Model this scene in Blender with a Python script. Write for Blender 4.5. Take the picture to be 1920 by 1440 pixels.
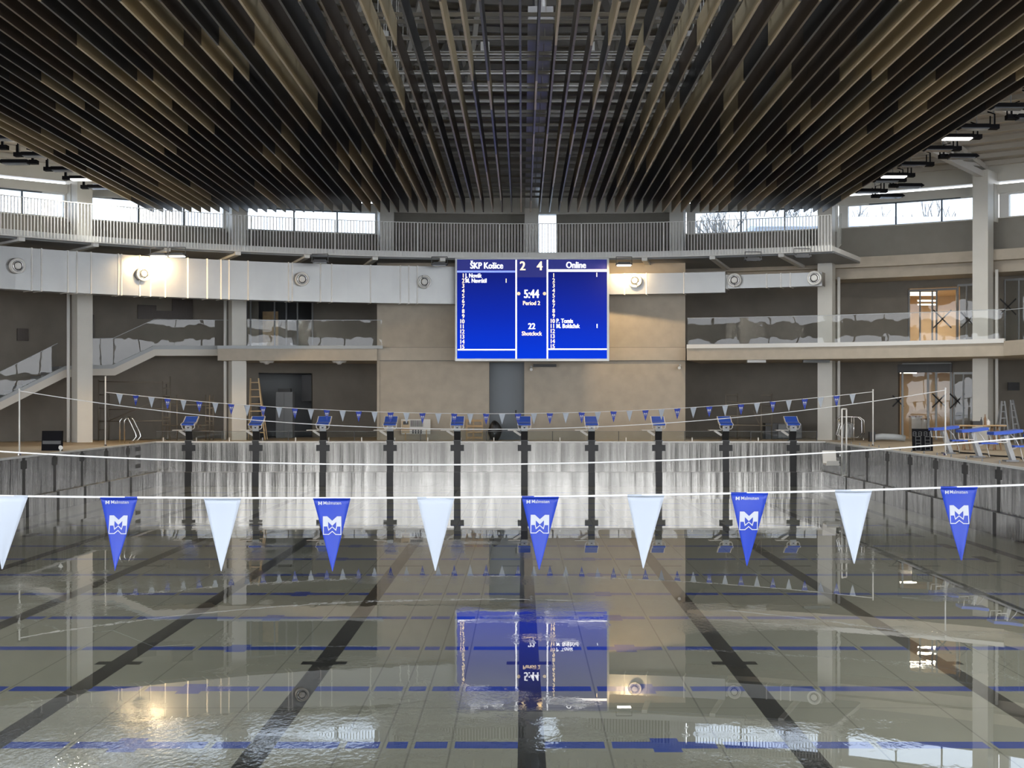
import bpy, bmesh, math, random
from mathutils import Vector, Matrix
random.seed(7)
for o in list(bpy.data.objects): bpy.data.objects.remove(o)
scn = bpy.context.scene
col = scn.collection
# ---------------------------------------------------------------- camera
F, VX, HY, CH = 2584.0, 979.0, 751.0, 1.52          # focal length in px, vanishing point, eye height above deck
cam_d = bpy.data.cameras.new('camera'); cam = bpy.data.objects.new('camera', cam_d); col.objects.link(cam)
cam.location = (0, 0, CH); cam.rotation_euler = (math.pi/2, 0, 0)
cam_d.sensor_fit = 'HORIZONTAL'; cam_d.sensor_width = 36.0; cam_d.lens = 36.0*F/1920
cam_d.shift_x = (960-VX)/1920; cam_d.shift_y = (HY-720)/1920
cam_d.clip_end = 600; cam_d.clip_start = 0.05
scn.camera = cam
# ---------------------------------------------------------------- world, exposure
scn.view_settings.view_transform = 'Standard'; scn.view_settings.look = 'None'
scn.view_settings.gamma = 1; scn.view_settings.use_curve_mapping = False
scn.view_settings.exposure = 1.2
w = bpy.data.worlds.new('overcast_sky'); scn.world = w; w.use_nodes = True
wn = w.node_tree; wn.nodes.clear()
wo = wn.nodes.new('ShaderNodeOutputWorld'); bg = wn.nodes.new('ShaderNodeBackground')
tc = wn.nodes.new('ShaderNodeTexCoord'); sx = wn.nodes.new('ShaderNodeSeparateXYZ'); rp = wn.nodes.new('ShaderNodeValToRGB')
wn.links.new(tc.outputs['Generated'], sx.inputs[0]); wn.links.new(sx.outputs['Z'], rp.inputs[0])
e = rp.color_ramp.elements
e[0].position = 0.0; e[0].color = (0.92, 0.95, 1.0, 1); e[1].position = 0.6; e[1].color = (0.80, 0.87, 1.0, 1)
wn.links.new(rp.outputs[0], bg.inputs[0]); bg.inputs[1].default_value = 3.0
wn.links.new(bg.outputs[0], wo.inputs[0])
# ---------------------------------------------------------------- materials
M = {}
def mat(name, c, rough=0.6, metal=0.0, spec=0.5, noise=0.0, nscale=6.0, bump=0.0, stretch=None, emit=None, es=1.0):
    m = bpy.data.materials.new(name); m.use_nodes = True; nt = m.node_tree
    b = nt.nodes['Principled BSDF']
    b.inputs['Base Color'].default_value = (*c, 1); b.inputs['Roughness'].default_value = rough
    b.inputs['Metallic'].default_value = metal; b.inputs['Specular IOR Level'].default_value = spec
    if emit:
        b.inputs['Emission Color'].default_value = (*emit, 1); b.inputs['Emission Strength'].default_value = es
    if noise or bump:
        t = nt.nodes.new('ShaderNodeTexCoord'); mp = nt.nodes.new('ShaderNodeMapping'); n = nt.nodes.new('ShaderNodeTexNoise')
        n.inputs['Scale'].default_value = nscale; n.inputs['Detail'].default_value = 5
        nt.links.new(t.outputs['Object'], mp.inputs[0]); nt.links.new(mp.outputs[0], n.inputs[0])
        if stretch: mp.inputs['Scale'].default_value = stretch
        if noise:
            r = nt.nodes.new('ShaderNodeValToRGB')
            r.color_ramp.elements[0].position = .3; r.color_ramp.elements[1].position = .7
            r.color_ramp.elements[0].color = (*[x*(1-noise) for x in c], 1)
            r.color_ramp.elements[1].color = (*[min(1, x*(1+noise)) for x in c], 1)
            nt.links.new(n.outputs[0], r.inputs[0]); nt.links.new(r.outputs[0], b.inputs['Base Color'])
        if bump:
            bp = nt.nodes.new('ShaderNodeBump'); bp.inputs['Strength'].default_value = 1; bp.inputs['Distance'].default_value = bump
            nt.links.new(n.outputs[0], bp.inputs['Height']); nt.links.new(bp.outputs[0], b.inputs['Normal'])
    M[name] = m; return m
def see_through(name, ior, tint, rough, waves):
    """clear sheet: transparent and glossy mixed by Fresnel; waves = list of (scale xyz, distance, masked)"""
    m = bpy.data.materials.new(name); m.use_nodes = True; nt = m.node_tree; nt.nodes.clear()
    out = nt.nodes.new('ShaderNodeOutputMaterial'); mx = nt.nodes.new('ShaderNodeMixShader')
    tr = nt.nodes.new('ShaderNodeBsdfTransparent'); tr.inputs[0].default_value = (*tint, 1)
    gl = nt.nodes.new('ShaderNodeBsdfGlossy'); gl.inputs['Roughness'].default_value = rough; gl.inputs[0].default_value = (1, 1, 1, 1)
    fr = nt.nodes.new('ShaderNodeFresnel'); fr.inputs[0].default_value = ior
    gb_ = nt.nodes.new('ShaderNodeNewGeometry'); iv = nt.nodes.new('ShaderNodeMix'); iv.inputs[2].default_value = ior; iv.inputs[3].default_value = 1/ior
    nt.links.new(gb_.outputs['Backfacing'], iv.inputs[0]); nt.links.new(iv.outputs[0], fr.inputs[0])   # same reflectance from both faces
    nt.links.new(fr.outputs[0], mx.inputs[0]); nt.links.new(tr.outputs[0], mx.inputs[1]); nt.links.new(gl.outputs[0], mx.inputs[2])
    nt.links.new(mx.outputs[0], out.inputs[0])
    geo = nt.nodes.new('ShaderNodeNewGeometry'); prev = None
    for sc, dist, masked in waves:
        mp = nt.nodes.new('ShaderNodeMapping'); mp.inputs['Scale'].default_value = sc
        nt.links.new(geo.outputs['Position'], mp.inputs[0])
        n = nt.nodes.new('ShaderNodeTexNoise'); n.inputs['Scale'].default_value = 1; n.inputs['Detail'].default_value = 2 if not masked else 3
        nt.links.new(mp.outputs[0], n.inputs[0]); h = n.outputs[0]
        bp = nt.nodes.new('ShaderNodeBump'); bp.inputs['Distance'].default_value = dist
        if masked:
            mp2 = nt.nodes.new('ShaderNodeMapping'); mp2.inputs['Scale'].default_value = masked[0]
            nt.links.new(geo.outputs['Position'], mp2.inputs[0])
            n2 = nt.nodes.new('ShaderNodeTexNoise'); n2.inputs['Scale'].default_value = 1; n2.inputs['Detail'].default_value = 6; n2.inputs['Roughness'].default_value = .65
            nt.links.new(mp2.outputs[0], n2.inputs[0])
            r = nt.nodes.new('ShaderNodeValToRGB'); r.color_ramp.elements[0].position = masked[1]; r.color_ramp.elements[1].position = masked[2]
            nt.links.new(n2.outputs[0], r.inputs[0]); nt.links.new(r.outputs[0], bp.inputs['Strength'])
        nt.links.new(h, bp.inputs['Height'])
        if prev: nt.links.new(prev, bp.inputs['Normal'])
        prev = bp.outputs[0]
    if prev:
        nt.links.new(prev, gl.inputs['Normal']); nt.links.new(prev, fr.inputs['Normal'])
    M[name] = m; return m

mat('plaster', (.19, .172, .145), .85, noise=.10, nscale=1.3)
mat('core_plaster', (.42, .37, .30), .85, noise=.07, nscale=2.5)
mat('fascia', (.46, .41, .335), .8, noise=.06, nscale=3)
mat('column_paint', (.66, .65, .60), .5, noise=.05, nscale=1.0)
mat('girder_paint', (.5, .49, .48), .3)
mat('leg_grey', (.38, .39, .40), .4)
mat('white_paint', (.72, .72, .70), .45)
mat('stair_white', (.66, .63, .57), .6)
mat('grey_trim', (.42, .45, .47), .5)
mat('dark_grey', (.07, .072, .075), .5)
mat('mid_grey', (.2, .21, .22), .5)
mat('blue_grey', (.16, .18, .20), .5)
mat('black', (.008, .008, .009), .45)
mat('black_plastic', (.006, .006, .008), .8, spec=.15)
mat('tan_edge', (.55, .46, .33), .35)  # edge colours: light from the pool on slat undersides, put into the colour
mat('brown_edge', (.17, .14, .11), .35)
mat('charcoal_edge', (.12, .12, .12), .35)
mat('roof_deck', (.52, .465, .39), .7)
mat('roof_white', (.52, .50, .46), .6)
mat('gallery_back', (.26, .245, .215), .8, noise=.05, nscale=2)
mat('tan_board', (.33, .26, .15), .55, noise=.08, nscale=2.0, stretch=(20, .4, 2))
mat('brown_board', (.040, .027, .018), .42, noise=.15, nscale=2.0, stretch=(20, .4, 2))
mat('charcoal_board', (.020, .019, .018), .42, noise=.1, nscale=2.0, stretch=(20, .4, 2))
mat('deck_tile', (.45, .375, .275), .55, noise=.06, nscale=1.5)
mat('duct_metal', (.36, .365, .36), .34, .85, noise=.05, nscale=1.2, bump=.004)
mat('steel_wall', (.27, .26, .24), .14, .9, noise=.38, nscale=1.0, stretch=(3.2, 3.2, .10), bump=.05)  # light and dark colour streaks painted in place of rippled reflections
mat('steel_side', (.20, .20, .205), .12, .85, noise=.45, nscale=1.0, stretch=(4, 3.2, .35), bump=.07)  # dark wavy reflections put into the colour as upright streaks
mat('chrome', (.75, .75, .75), .2, 1.0)
mat('weld', (.75, .76, .74), .35, .6)
mat('pool_floor', (.255, .25, .215), .5, noise=.06, nscale=.7)
mat('lane_black', (.012, .012, .013), .5)
mat('lane_blue', (.012, .045, .30), .5)
mat('seam', (.15, .147, .13), .6)
mat('flag_blue', (.004, .033, .36), .45, noise=.08, nscale=6)
mat('flag_white', (.42, .465, .53), .5)
mat('print_white', (.44, .46, .50), .5)
mat('rope', (.72, .72, .72), .5)
mat('block_blue', (.03, .10, .55), .5)
mat('block_white', (.72, .70, .66), .4)
mat('wood', (.50, .34, .18), .6, noise=.15, nscale=5)
mat('ladder_wood', (.52, .38, .22), .6)
mat('scaffold', (.21, .185, .15), .5, .4)
mat('rust', (.25, .15, .08), .7)
mat('cream', (.62, .50, .34), .7, noise=.04, nscale=2)
mat('room_wall', (.60, .48, .34), .7)
mat('tape', (.02, .02, .022), .6)
mat('snow', (.8, .82, .85), .8)
mat('facade', (.45, .48, .52), .8)
mat('bark', (.22, .21, .20), .9)
mat('ground', (.78, .79, .80), .9, noise=.1, nscale=.3)  # whitened so the ground bounces daylight up to the ceiling
mat('paper', (.7, .69, .66), .7)
mat('lamp_warm', (.9, .9, .85), .5, emit=(1.0, .93, .80), es=5)
mat('lamp_cool', (.9, .9, .9), .5, emit=(1.0, .97, .92), es=4)
mat('tube_light', (.9, .9, .85), .5, emit=(1.0, .90, .74), es=2.2)
mat('lamp_off', (.10, .11, .13), .2)
mat('text_white', (.9, .9, .9), .5, emit=(.9, .92, 1.0), es=.68)
mat('text_warm', (.9, .8, .6), .5, emit=(1.0, .74, .42), es=.6)
mat('text_dim', (.6, .5, .4), .5, emit=(.62, .45, .27), es=.5)
mat('text_navy', (.01, .01, .1), .5, emit=(.004, .008, .11), es=.6)
mat('line_blue', (.2, .3, .8), .5, emit=(.16, .22, .75), es=.6)
see_through('glass', 1.42, (.93, .95, .95), .0, [((1.0, 1.0, 1.0), .003, None)])
see_through('window_glass', 1.45, (.30, .335, .37), .0, [])
see_through('clear_glass', 1.45, (.96, .98, 1.0), .0, [])
see_through('water', 1.36, (.90, .93, .90), .0,
            [((.8, .5, 1), .0004, None),
             ((5, 2.2, 1), .0006, ((.22, .16, 1), .48, .60)),
             ((20, 10, 1), .0022, ((.20, .30, 1), .52, .60))])
# brighter screen towards its lower edge: the picture shown on the display itself
m = mat('screen', (.0, .0, .01), .8, spec=.1); nt = m.node_tree; b = nt.nodes['Principled BSDF']
t = nt.nodes.new('ShaderNodeTexCoord'); s = nt.nodes.new('ShaderNodeSeparateXYZ'); r = nt.nodes.new('ShaderNodeValToRGB')
nt.links.new(t.outputs['Generated'], s.inputs[0]); nt.links.new(s.outputs['Z'], r.inputs[0])
r.color_ramp.elements[0].color = (.0, .035, .62, 1); r.color_ramp.elements[1].color = (.007, .010, .10, 1)
x = r.color_ramp.elements.new(.45); x.color = (.003, .02, .36, 1)
nt.links.new(r.outputs[0], b.inputs['Emission Color']); b.inputs['Emission Strength'].default_value = .54
# ribbed roof deck
m = M['roof_deck']; nt = m.node_tree; b = nt.nodes['Principled BSDF']
g = nt.nodes.new('ShaderNodeTexCoord'); wv = nt.nodes.new('ShaderNodeTexWave'); wv.wave_type = 'RINGS'; wv.rings_direction = 'Z'
wv.inputs['Scale'].default_value = .9; bp = nt.nodes.new('ShaderNodeBump'); bp.inputs['Distance'].default_value = .04
nt.links.new(g.outputs['Object'], wv.inputs[0]); nt.links.new(wv.outputs[1], bp.inputs['Height']); nt.links.new(bp.outputs[0], b.inputs['Normal'])

# ---------------------------------------------------------------- mesh helpers
class MB:
    def __init__(s): s.v = []; s.f = []; s.m = []; s.mats = []; s.cur = 0; s.smooth = []; s.sm = False
    def mat(s, n):
        if n not in s.mats: s.mats.append(n)
        s.cur = s.mats.index(n); return s
    def face(s, idx): s.f.append(idx); s.m.append(s.cur); s.smooth.append(s.sm)
    def pts(s, P): k = len(s.v); s.v += [tuple(p) for p in P]; return list(range(k, k+len(P)))
    def box(s, x0, x1, y0, y1, z0, z1):
        i = s.pts([(x0,y0,z0),(x1,y0,z0),(x1,y1,z0),(x0,y1,z0),(x0,y0,z1),(x1,y0,z1),(x1,y1,z1),(x0,y1,z1)])
        for q in ((0,3,2,1),(4,5,6,7),(0,1,5,4),(1,2,6,5),(2,3,7,6),(3,0,4,7)): s.face([i[a] for a in q])
        return s
    def obox(s, c, ux, uy, uz):
        """box from centre and three half-extent vectors"""
        c, ux, uy, uz = map(Vector, (c, ux, uy, uz))
        P = [c+ux*a+uy*b_+uz*d for d in (-1, 1) for a, b_ in ((-1,-1),(1,-1),(1,1),(-1,1))]
        i = s.pts(P)
        for q in ((0,3,2,1),(4,5,6,7),(0,1,5,4),(1,2,6,5),(2,3,7,6),(3,0,4,7)): s.face([i[a] for a in q])
        return s
    def bar(s, a, b_, w_, h, up=(0, 0, 1)):
        a, b_ = Vector(a), Vector(b_); d = b_-a; u = Vector(up)
        if abs(d.normalized().dot(u)) > .98: u = Vector((0, 1, 0))
        sd = d.cross(u).normalized(); uu = sd.cross(d).normalized()
        return s.obox((a+b_)/2, d/2, sd*w_/2, uu*h/2)
    def prism(s, poly, y0, y1):
        """polygon in XZ extruded along Y"""
        a = s.pts([(p[0], y0, p[1]) for p in poly]); b_ = s.pts([(p[0], y1, p[1]) for p in poly]); n = len(poly)
        s.face(a[::-1]); s.face(b_)
        for i in range(n): s.face([a[i], a[(i+1) % n], b_[(i+1) % n], b_[i]])
        return s
    def slab(s, poly, z0, z1):
        a = s.pts([(p[0], p[1], z0) for p in poly]); b_ = s.pts([(p[0], p[1], z1) for p in poly]); n = len(poly)
        s.face(a[::-1]); s.face(b_)
        for i in range(n): s.face([a[i], a[(i+1) % n], b_[(i+1) % n], b_[i]])
        return s
    def tube(s, path, r, n=8, closed=False):
        path = [Vector(p) for p in path]; L = len(path); rings = []; s.sm = True
        ref = None
        for i, p in enumerate(path):
            if closed: d = path[(i+1) % L]-path[i-1]
            else: d = path[min(i+1, L-1)]-path[max(i-1, 0)]
            d.normalize()
            if ref is None or abs(ref.dot(d)) > .95: ref = Vector((0, 0, 1)) if abs(d.z) < .9 else Vector((1, 0, 0))
            u = d.cross(ref).normalized(); v = d.cross(u).normalized(); ref = -u.cross(d) if False else ref
            rings.append(s.pts([p+(u*math.cos(2*math.pi*k/n)+v*math.sin(2*math.pi*k/n))*r for k in range(n)]))
        for i in range(L if closed else L-1):
            A, B = rings[i], rings[(i+1) % L]
            for k in range(n): s.face([A[k], A[(k+1) % n], B[(k+1) % n], B[k]])
        s.sm = False
        if not closed: s.face(rings[0][::-1]); s.face(rings[-1])
        return s
    def cyl(s, a, b_, r, n=12): return s.tube([a, b_], r, n)
    def cone(s, a, b_, r0, r1, n=16):
        a, b_ = Vector(a), Vector(b_); d = (b_-a).normalized()
        ref = Vector((0, 0, 1)) if abs(d.z) < .9 else Vector((1, 0, 0)); u = d.cross(ref).normalized(); v = d.cross(u)
        R = [s.pts([p+(u*math.cos(2*math.pi*k/n)+v*math.sin(2*math.pi*k/n))*r for k in range(n)]) for p, r in ((a, r0), (b_, r1))]
        for k in range(n): s.face([R[0][k], R[0][(k+1) % n], R[1][(k+1) % n], R[1][k]])
        s.face(R[0][::-1]); s.face(R[1]); return s
    def arc(s, r0, r1, z0, z1, a0, a1, step=2.0, caps=True):
        n = max(1, int(math.ceil(abs(a1-a0)/step))); R = []
        for i in range(n+1):
            a = a0+(a1-a0)*i/n
            R.append(s.pts([(*pol(a, r0), z0), (*pol(a, r1), z0), (*pol(a, r1), z1), (*pol(a, r0), z1)]))
        for i in range(n):
            A, B = R[i], R[i+1]
            for k in range(4): s.face([A[k], A[(k+1) % 4], B[(k+1) % 4], B[k]])
        if caps: s.face(R[0][::-1]); s.face(R[-1])
        return s
    def build(s, name, parent=None, loc=None, smooth=False):
        me = bpy.data.meshes.new(name)
        L = Vector(loc) if loc else Vector((0, 0, 0))
        me.from_pydata([tuple(Vector(p)-L) for p in s.v], [], s.f)
        for n in s.mats: me.materials.append(M[n])
        me.polygons.foreach_set('material_index', s.m)
        me.polygons.foreach_set('use_smooth', s.smooth)
        me.update()
        bm = bmesh.new(); bm.from_mesh(me); bmesh.ops.recalc_face_normals(bm, faces=bm.faces); bm.to_mesh(me); bm.free()
        o = bpy.data.objects.new(name, me); col.objects.link(o); o.location = L
        if parent: o.parent = parent
        return o
def mb(m): return MB().mat(m)
def empty(name, loc, rz=0):
    o = bpy.data.objects.new(name, None); col.objects.link(o); o.location = loc; o.rotation_euler = (0, 0, rz); o.empty_display_size = .2
    return o
def tag(o, label, cat, group=None, kind=None):
    o['label'] = label; o['category'] = cat
    if group: o['group'] = group
    if kind: o['kind'] = kind
    return o
def struct(o, label=None, cat=None):
    o['kind'] = 'structure'
    if label: o['label'] = label; o['category'] = cat or 'wall'
    return o
def copy_tree(o, parent=None):
    c = o.copy(); col.objects.link(c)
    if parent: c.parent = parent
    for ch in o.children: copy_tree(ch, c)
    return c
UN = 'zeroth first second third fourth fifth sixth seventh eighth ninth tenth eleventh twelfth thirteenth fourteenth fifteenth sixteenth seventeenth eighteenth nineteenth'.split()
TENS = {2: ('twent', 'twenty'), 3: ('thirt', 'thirty'), 4: ('fort', 'forty'), 5: ('fift', 'fifty'), 6: ('sixt', 'sixty'), 7: ('sevent', 'seventy')}
def ordn(n):
    if n < 20: return UN[n]
    t, u = divmod(n, 10)
    return TENS[t][0]+'ieth' if u == 0 else TENS[t][1]+'-'+UN[u]
CX, CY, R0 = .38, 27.7, 28.0                 # centre of the round hall and radius of the column ring
def pol(a, r): a = math.radians(a); return (CX+r*math.sin(a), CY+r*math.cos(a))
def at(px, Y): return (px-VX)*Y/F            # pixel column -> X on the plane at depth Y
def zt(py, Y): return CH-(py-HY)*Y/F
def on_ring(px, r):                          # where the sight line through a pixel column meets the ring of radius r
    t = (px-VX)/F; A = 1+t*t; B = -2*(t*CX+CY); C_ = CX*CX+CY*CY-r*r
    Y = (-B+math.sqrt(B*B-4*A*C_))/(2*A); return (t*Y, Y)
def ang(px, r): x_, y_ = on_ring(px, r); return math.degrees(math.atan2(x_-CX, y_-CY))
XL, XR, YF, YN = -13.67, 11.34, 51.3, 1.3    # pool tank edges
WZ, FZ = -1.64, -1.68                        # water surface, tank floor
LX = [-1.165+(i-4.5)*2.5 for i in range(10)] # lane centres
BY = [12.8+2.5*n for n in range(-4, 15)]     # cross-course lines
# ================================================================ SETTING: tank
def cuts(vals): return sorted(set(round(v, 4) for v in vals))
seams = [-12.6, -11.1, -9.7, -8.3, -7.0, -5.7, -4.2, -2.9, -1.67, -1.29, -1.03, -.66, .8, 1.84, 3.28, 4.35, 5.8, 7.2, 8.6, 10.2]
xs = [XL, XR]; ys = [YN, YF]
for x in LX: xs += [x-.125, x+.125, x-.275, x+.275, x-.5, x+.5]
for x in seams: xs += [x-.009, x+.009, x-.035, x+.035]
tx = [-1.165-2.5, -1.165+2.5]
for x in tx: xs += [x-.13, x+.13]
ex = [XL+2.0, XR-2.0]
for x in ex: xs += [x-.125, x+.125]
for y in BY: ys += [y-.125, y+.125, y-.26, y+.26, y-.5, y+.5]
yb = [(16.8, .1, .275), (26.65, .06, .5), (36.5, .1, .275)]
for y, h, _ in yb: ys += [y-h, y+h]
ys += [YF-2.0, YF-2.25, YN+2]
ysm = [14.35]
for y in ysm: ys += [y-.012, y+.012]
xs, ys = cuts(xs), cuts(ys)
fl = MB()
for n in ('pool_floor', 'lane_black', 'lane_blue', 'seam'): fl.mat(n)
idx = [[fl.pts([(x, y, FZ)])[0] for y in ys] for x in xs]
for i in range(len(xs)-1):
    xm = (xs[i]+xs[i+1])/2
    for j in range(len(ys)-1):
        ym = (ys[j]+ys[j+1])/2; mt = 'pool_floor'
        nl = min(abs(xm-x) for x in LX); sm_ = min(abs(xm-x) for x in seams)
        nb = min(abs(ym-y) for y in BY)
        if nb < .125 and ex[0]-.12 < xm < ex[1]+.12: mt = 'lane_blue'
        if nb < .26 and min(abs(xm-x) for x in tx) < .13: mt = 'lane_blue'
        if nb < .5 and min(abs(xm-x) for x in ex) < .125: mt = 'lane_black'
        if mt == 'lane_blue' and sm_ < .035: mt = 'pool_floor'
        if nl < .125 and YN+2 < ym < YF-2: mt = 'lane_black'
        if YF-2.25 < ym < YF-2 and nl < .5: mt = 'lane_black'
        for y, h, hw in yb:
            if abs(ym-y) < h and nl < hw: mt = 'lane_black'
        if mt == 'pool_floor' and (sm_ < .009 or min(abs(ym-y) for y in ysm) < .012): mt = 'seam'
        fl.mat(mt); fl.face([idx[i][j], idx[i+1][j], idx[i+1][j+1], idx[i][j+1]])
o = struct(fl.build('floor'), 'grey pool tank floor with black lane lines and blue cross lines', 'pool floor')
# walls of the tank: upper sheet, ledge, lower sheet set in by 10 cm
def tank_wall(name, a, b_, inward, m_, label, stripes, sw):
    a, b_, n = Vector((*a, 0)), Vector((*b_, 0)), Vector((*inward, 0)); d = (b_-a).normalized(); L = (b_-a).length
    w_ = mb(m_)
    def q(s0, s1, off, z0, z1, mt):
        w_.mat(mt); i = w_.pts([a+d*s0+n*off+Vector((0,0,z0)), a+d*s1+n*off+Vector((0,0,z0)), a+d*s1+n*off+Vector((0,0,z1)), a+d*s0+n*off+Vector((0,0,z1))]); w_.face(i)
    S = [0, L]
    for s_ in stripes: S += [s_-.25, s_-sw/2, s_+sw/2, s_+.25]
    S = cuts(x for x in S if 0 <= x <= L); Z = [WZ-.05, -1.14, -.36, -.13, -.04]
    for i in range(len(S)-1):
        c = (S[i]+S[i+1])/2; ns = min([abs(c-s_) for s_ in stripes] or [9])
        for k, (z0, z1) in enumerate(zip(Z, Z[1:])):
            off = .10 if k == 0 else 0
            mt = 'black' if ns < sw/2 or (k == 2 and ns < .25) else m_
            q(S[i], S[i+1], off, z0, z1, mt)
    w_.mat('weld')
    i = w_.pts([a+n*0+Vector((0,0,-1.14)), b_+Vector((0,0,-1.14)), b_+n*.10+Vector((0,0,-1.14)), a+n*.10+Vector((0,0,-1.14))]); w_.face(i)
    w_.mat('white_paint').obox((a+b_)/2+n*.0+Vector((0,0,-.02)), d*L/2, n*.06, (0,0,.025))
    return struct(w_.build(name), label, 'pool wall')
tank_wall('wall_far', (XL, YF), (XR, YF), (0, -1), 'steel_wall', 'brushed steel end wall of the pool with ten black lane stripes', [x-XL for x in LX], .25)
sy = [y for y in BY if y < 49]
tank_wall('wall_left', (XL, YN), (XL, YF), (1, 0), 'steel_side', 'dark steel left side wall of the pool with black stripes', [y-YN for y in sy], .25)
tank_wall('wall_right', (XR, YN), (XR, YF), (-1, 0), 'steel_side', 'dark steel right side wall of the pool with black stripes', [y-YN for y in sy], .25)
tank_wall('wall_near', (XL, YN), (XR, YN), (0, 1), 'steel_wall', 'near end wall of the pool', [x-XL for x in LX], .25)
wt = mb('water'); i = wt.pts([(XL+.101, YN+.101, WZ), (XR-.101, YN+.101, WZ), (XR-.101, YF-.101, WZ), (XL+.101, YF-.101, WZ)]); wt.face(i)
o = wt.build('pool_water'); tag(o, 'shallow rippled water standing on the pool floor', 'water', kind='stuff')
# deck around the tank
dk = mb('deck_tile')
N = 48
def ringpt(a): return (CX+34*math.sin(a), CY+34*math.cos(a))
dk.box(-36, XL-.03, -8, 64, -.30, 0); dk.box(XR+.03, 36, -8, 64, -.30, 0); dk.box(XL-.03, XR+.03, YF+.03, 64, -.30, 0); dk.box(XL-.03, XR+.03, -8, YN-.03, -.30, 0)
struct(dk.build('floor_deck'), 'beige tiled pool deck around the tank', 'deck')
gd = mb('ground'); gd.box(-300, 300, -300, 300, -2.6, -2.4)
struct(gd.build('floor_outside'), 'pale ground outside the hall, whitened to bounce daylight in', 'ground')
# ================================================================ SETTING: round hall
AW = 84
W = mb('plaster')
# back wall of both storeys, left of the core and right of the core, with openings for rooms
def back(mb_, a0, a1, z0, z1, r=30.6): mb_.arc(r, r+.3, z0, z1, a0, a1)
aL0, aL1 = ang(485, 30.6), ang(586, 30.6)
aR0, aR1 = ang(1684, 30.6), ang(1786, 30.6); aU0, aU1 = ang(1703, 30.6), ang(1800, 30.6)
back(W, -AW, aL0, 0, 6.3); back(W, aL0, aL1, 2.65, 3.6); back(W, aL0, aL1, 6.0, 6.3); back(W, aL1, -10, 0, 6.3)
struct(W.build('wall_back'), 'dark plaster back wall left of the central block', 'wall')
W = mb('plaster')
back(W, 10, aR0, 0, 3.3); back(W, aR1, AW, 0, 3.3); back(W, aR0, aR1, 2.95, 3.3)
back(W, 10, aU0, 3.3, 6.3); back(W, aU1, AW, 3.3, 6.3); back(W, aU0, aU1, 5.95, 6.3)
struct(W.build('wall_back_right'), 'dark plaster back wall right of the central block', 'wall')
# small dark niches in the left back wall
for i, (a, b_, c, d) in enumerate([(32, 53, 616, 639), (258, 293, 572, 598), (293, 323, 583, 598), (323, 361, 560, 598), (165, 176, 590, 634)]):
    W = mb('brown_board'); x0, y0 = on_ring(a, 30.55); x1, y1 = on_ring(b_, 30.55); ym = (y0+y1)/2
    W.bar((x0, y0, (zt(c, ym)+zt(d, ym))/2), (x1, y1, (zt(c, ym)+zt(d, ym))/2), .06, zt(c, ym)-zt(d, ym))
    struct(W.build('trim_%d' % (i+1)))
# central block
CW0, CW1, CWY = at(707, 52.9), at(1285, 52.9), 52.9
dx0, dx1 = at(917, CWY), at(983, CWY)
W = mb('core_plaster')
W.box(CW0, dx0, CWY, 57.5, 0, 6.87); W.box(dx1, CW1, CWY, 57.5, 0, 6.87); W.box(dx0, dx1, CWY, 57.5, 3.0, 6.87)
W.box(dx0, dx1, 54.2, 57.5, 0, 3.0)
W.box(CW0, CW0+.1, CWY-.03, CWY, 0, 3.05)
W.mat('seam').box(CW0, CW1, CWY-.006, CWY, 3.035, 3.06).box(CW0, CW1, CWY-.006, CWY, 3.55, 3.565)
struct(W.build('wall_centre'), 'beige plaster block in the middle behind the scoreboard', 'wall')
W = mb('blue_grey').box(dx0, dx1, CWY+.5, CWY+.56, 0, 3.0); o = W.build('door_1'); struct(o, 'tall plain blue-grey door below the scoreboard', 'door')
mb('black').box(dx1-.35, dx1-.30, CWY+.44, CWY+.5, .9, 1.15).build('door_handle', o)
# upper ring: parapet wall behind the gallery, window band, head beam, roof edge
RW = 29.0; SZ, TZ = 8.28, 9.17
acw0, acw1 = ang(1008, RW), ang(1043, RW)
W = mb('gallery_back'); W.arc(RW, RW+.25, 6.9, SZ, -AW, acw0); W.arc(RW, RW+.25, 6.9, SZ, acw1, AW)
W.arc(RW, RW+.25, SZ, TZ, -11.4, 0.3)
acw0, acw1 = ang(1008, RW), ang(1043, RW)
W.arc(RW, RW+.25, SZ, TZ, acw1, 11.4)
struct(W.build('wall_gallery'), 'dark wall band behind the gallery railing', 'wall')
W = mb('column_paint'); W.arc(RW-.15, RW+.3, TZ, 9.50, -AW, AW); W.arc(RW-.1, RW+.3, 9.62, 10.24, -AW, AW)
W.arc(RW-.12, RW+.28, SZ-.03, SZ, -AW, -11.5); W.arc(RW-.12, RW+.28, SZ-.03, SZ, 11.5, AW); W.arc(RW-.1, RW+.3, 9.5, 9.62, -11.5, 11.5)
struct(W.build('trim_6'), 'pale grey ring beam over the windows', 'beam')
W = mb('fascia'); W.arc(28.35, 29.3, 6.66, 7.05, -AW, AW); W.arc(28.75, 29.3, 6.25, 6.66, -AW, AW); W.arc(29.3, 30.9, 6.25, 6.45, -AW, AW)
struct(W.build('trim_7'), 'plaster ring beam at gallery level', 'beam')
# rear half of the hall, unseen behind the camera: glazed front added for daylight, slab bands for reflections
W = mb('column_paint'); W.arc(29.0, 29.4, 3.05, 3.56, AW, 360-AW, 4); W.arc(28.7, 29.4, 6.25, 7.4, AW, 360-AW, 4); W.arc(29.0, 29.4, 9.2, 10.0, AW, 360-AW, 4)
for i in range(49):
    a = AW+(360-2*AW)*i/48; c = Vector((*pol(a, 29.2), 5)); ra = math.radians(a); W.obox(c, Vector((math.cos(ra), -math.sin(ra), 0))*.06, Vector((math.sin(ra), math.cos(ra), 0))*.06, (0, 0, 5))
struct(W.build('wall_rear'), 'added glazed rear front of the hall, outside the picture', 'wall')
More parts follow.
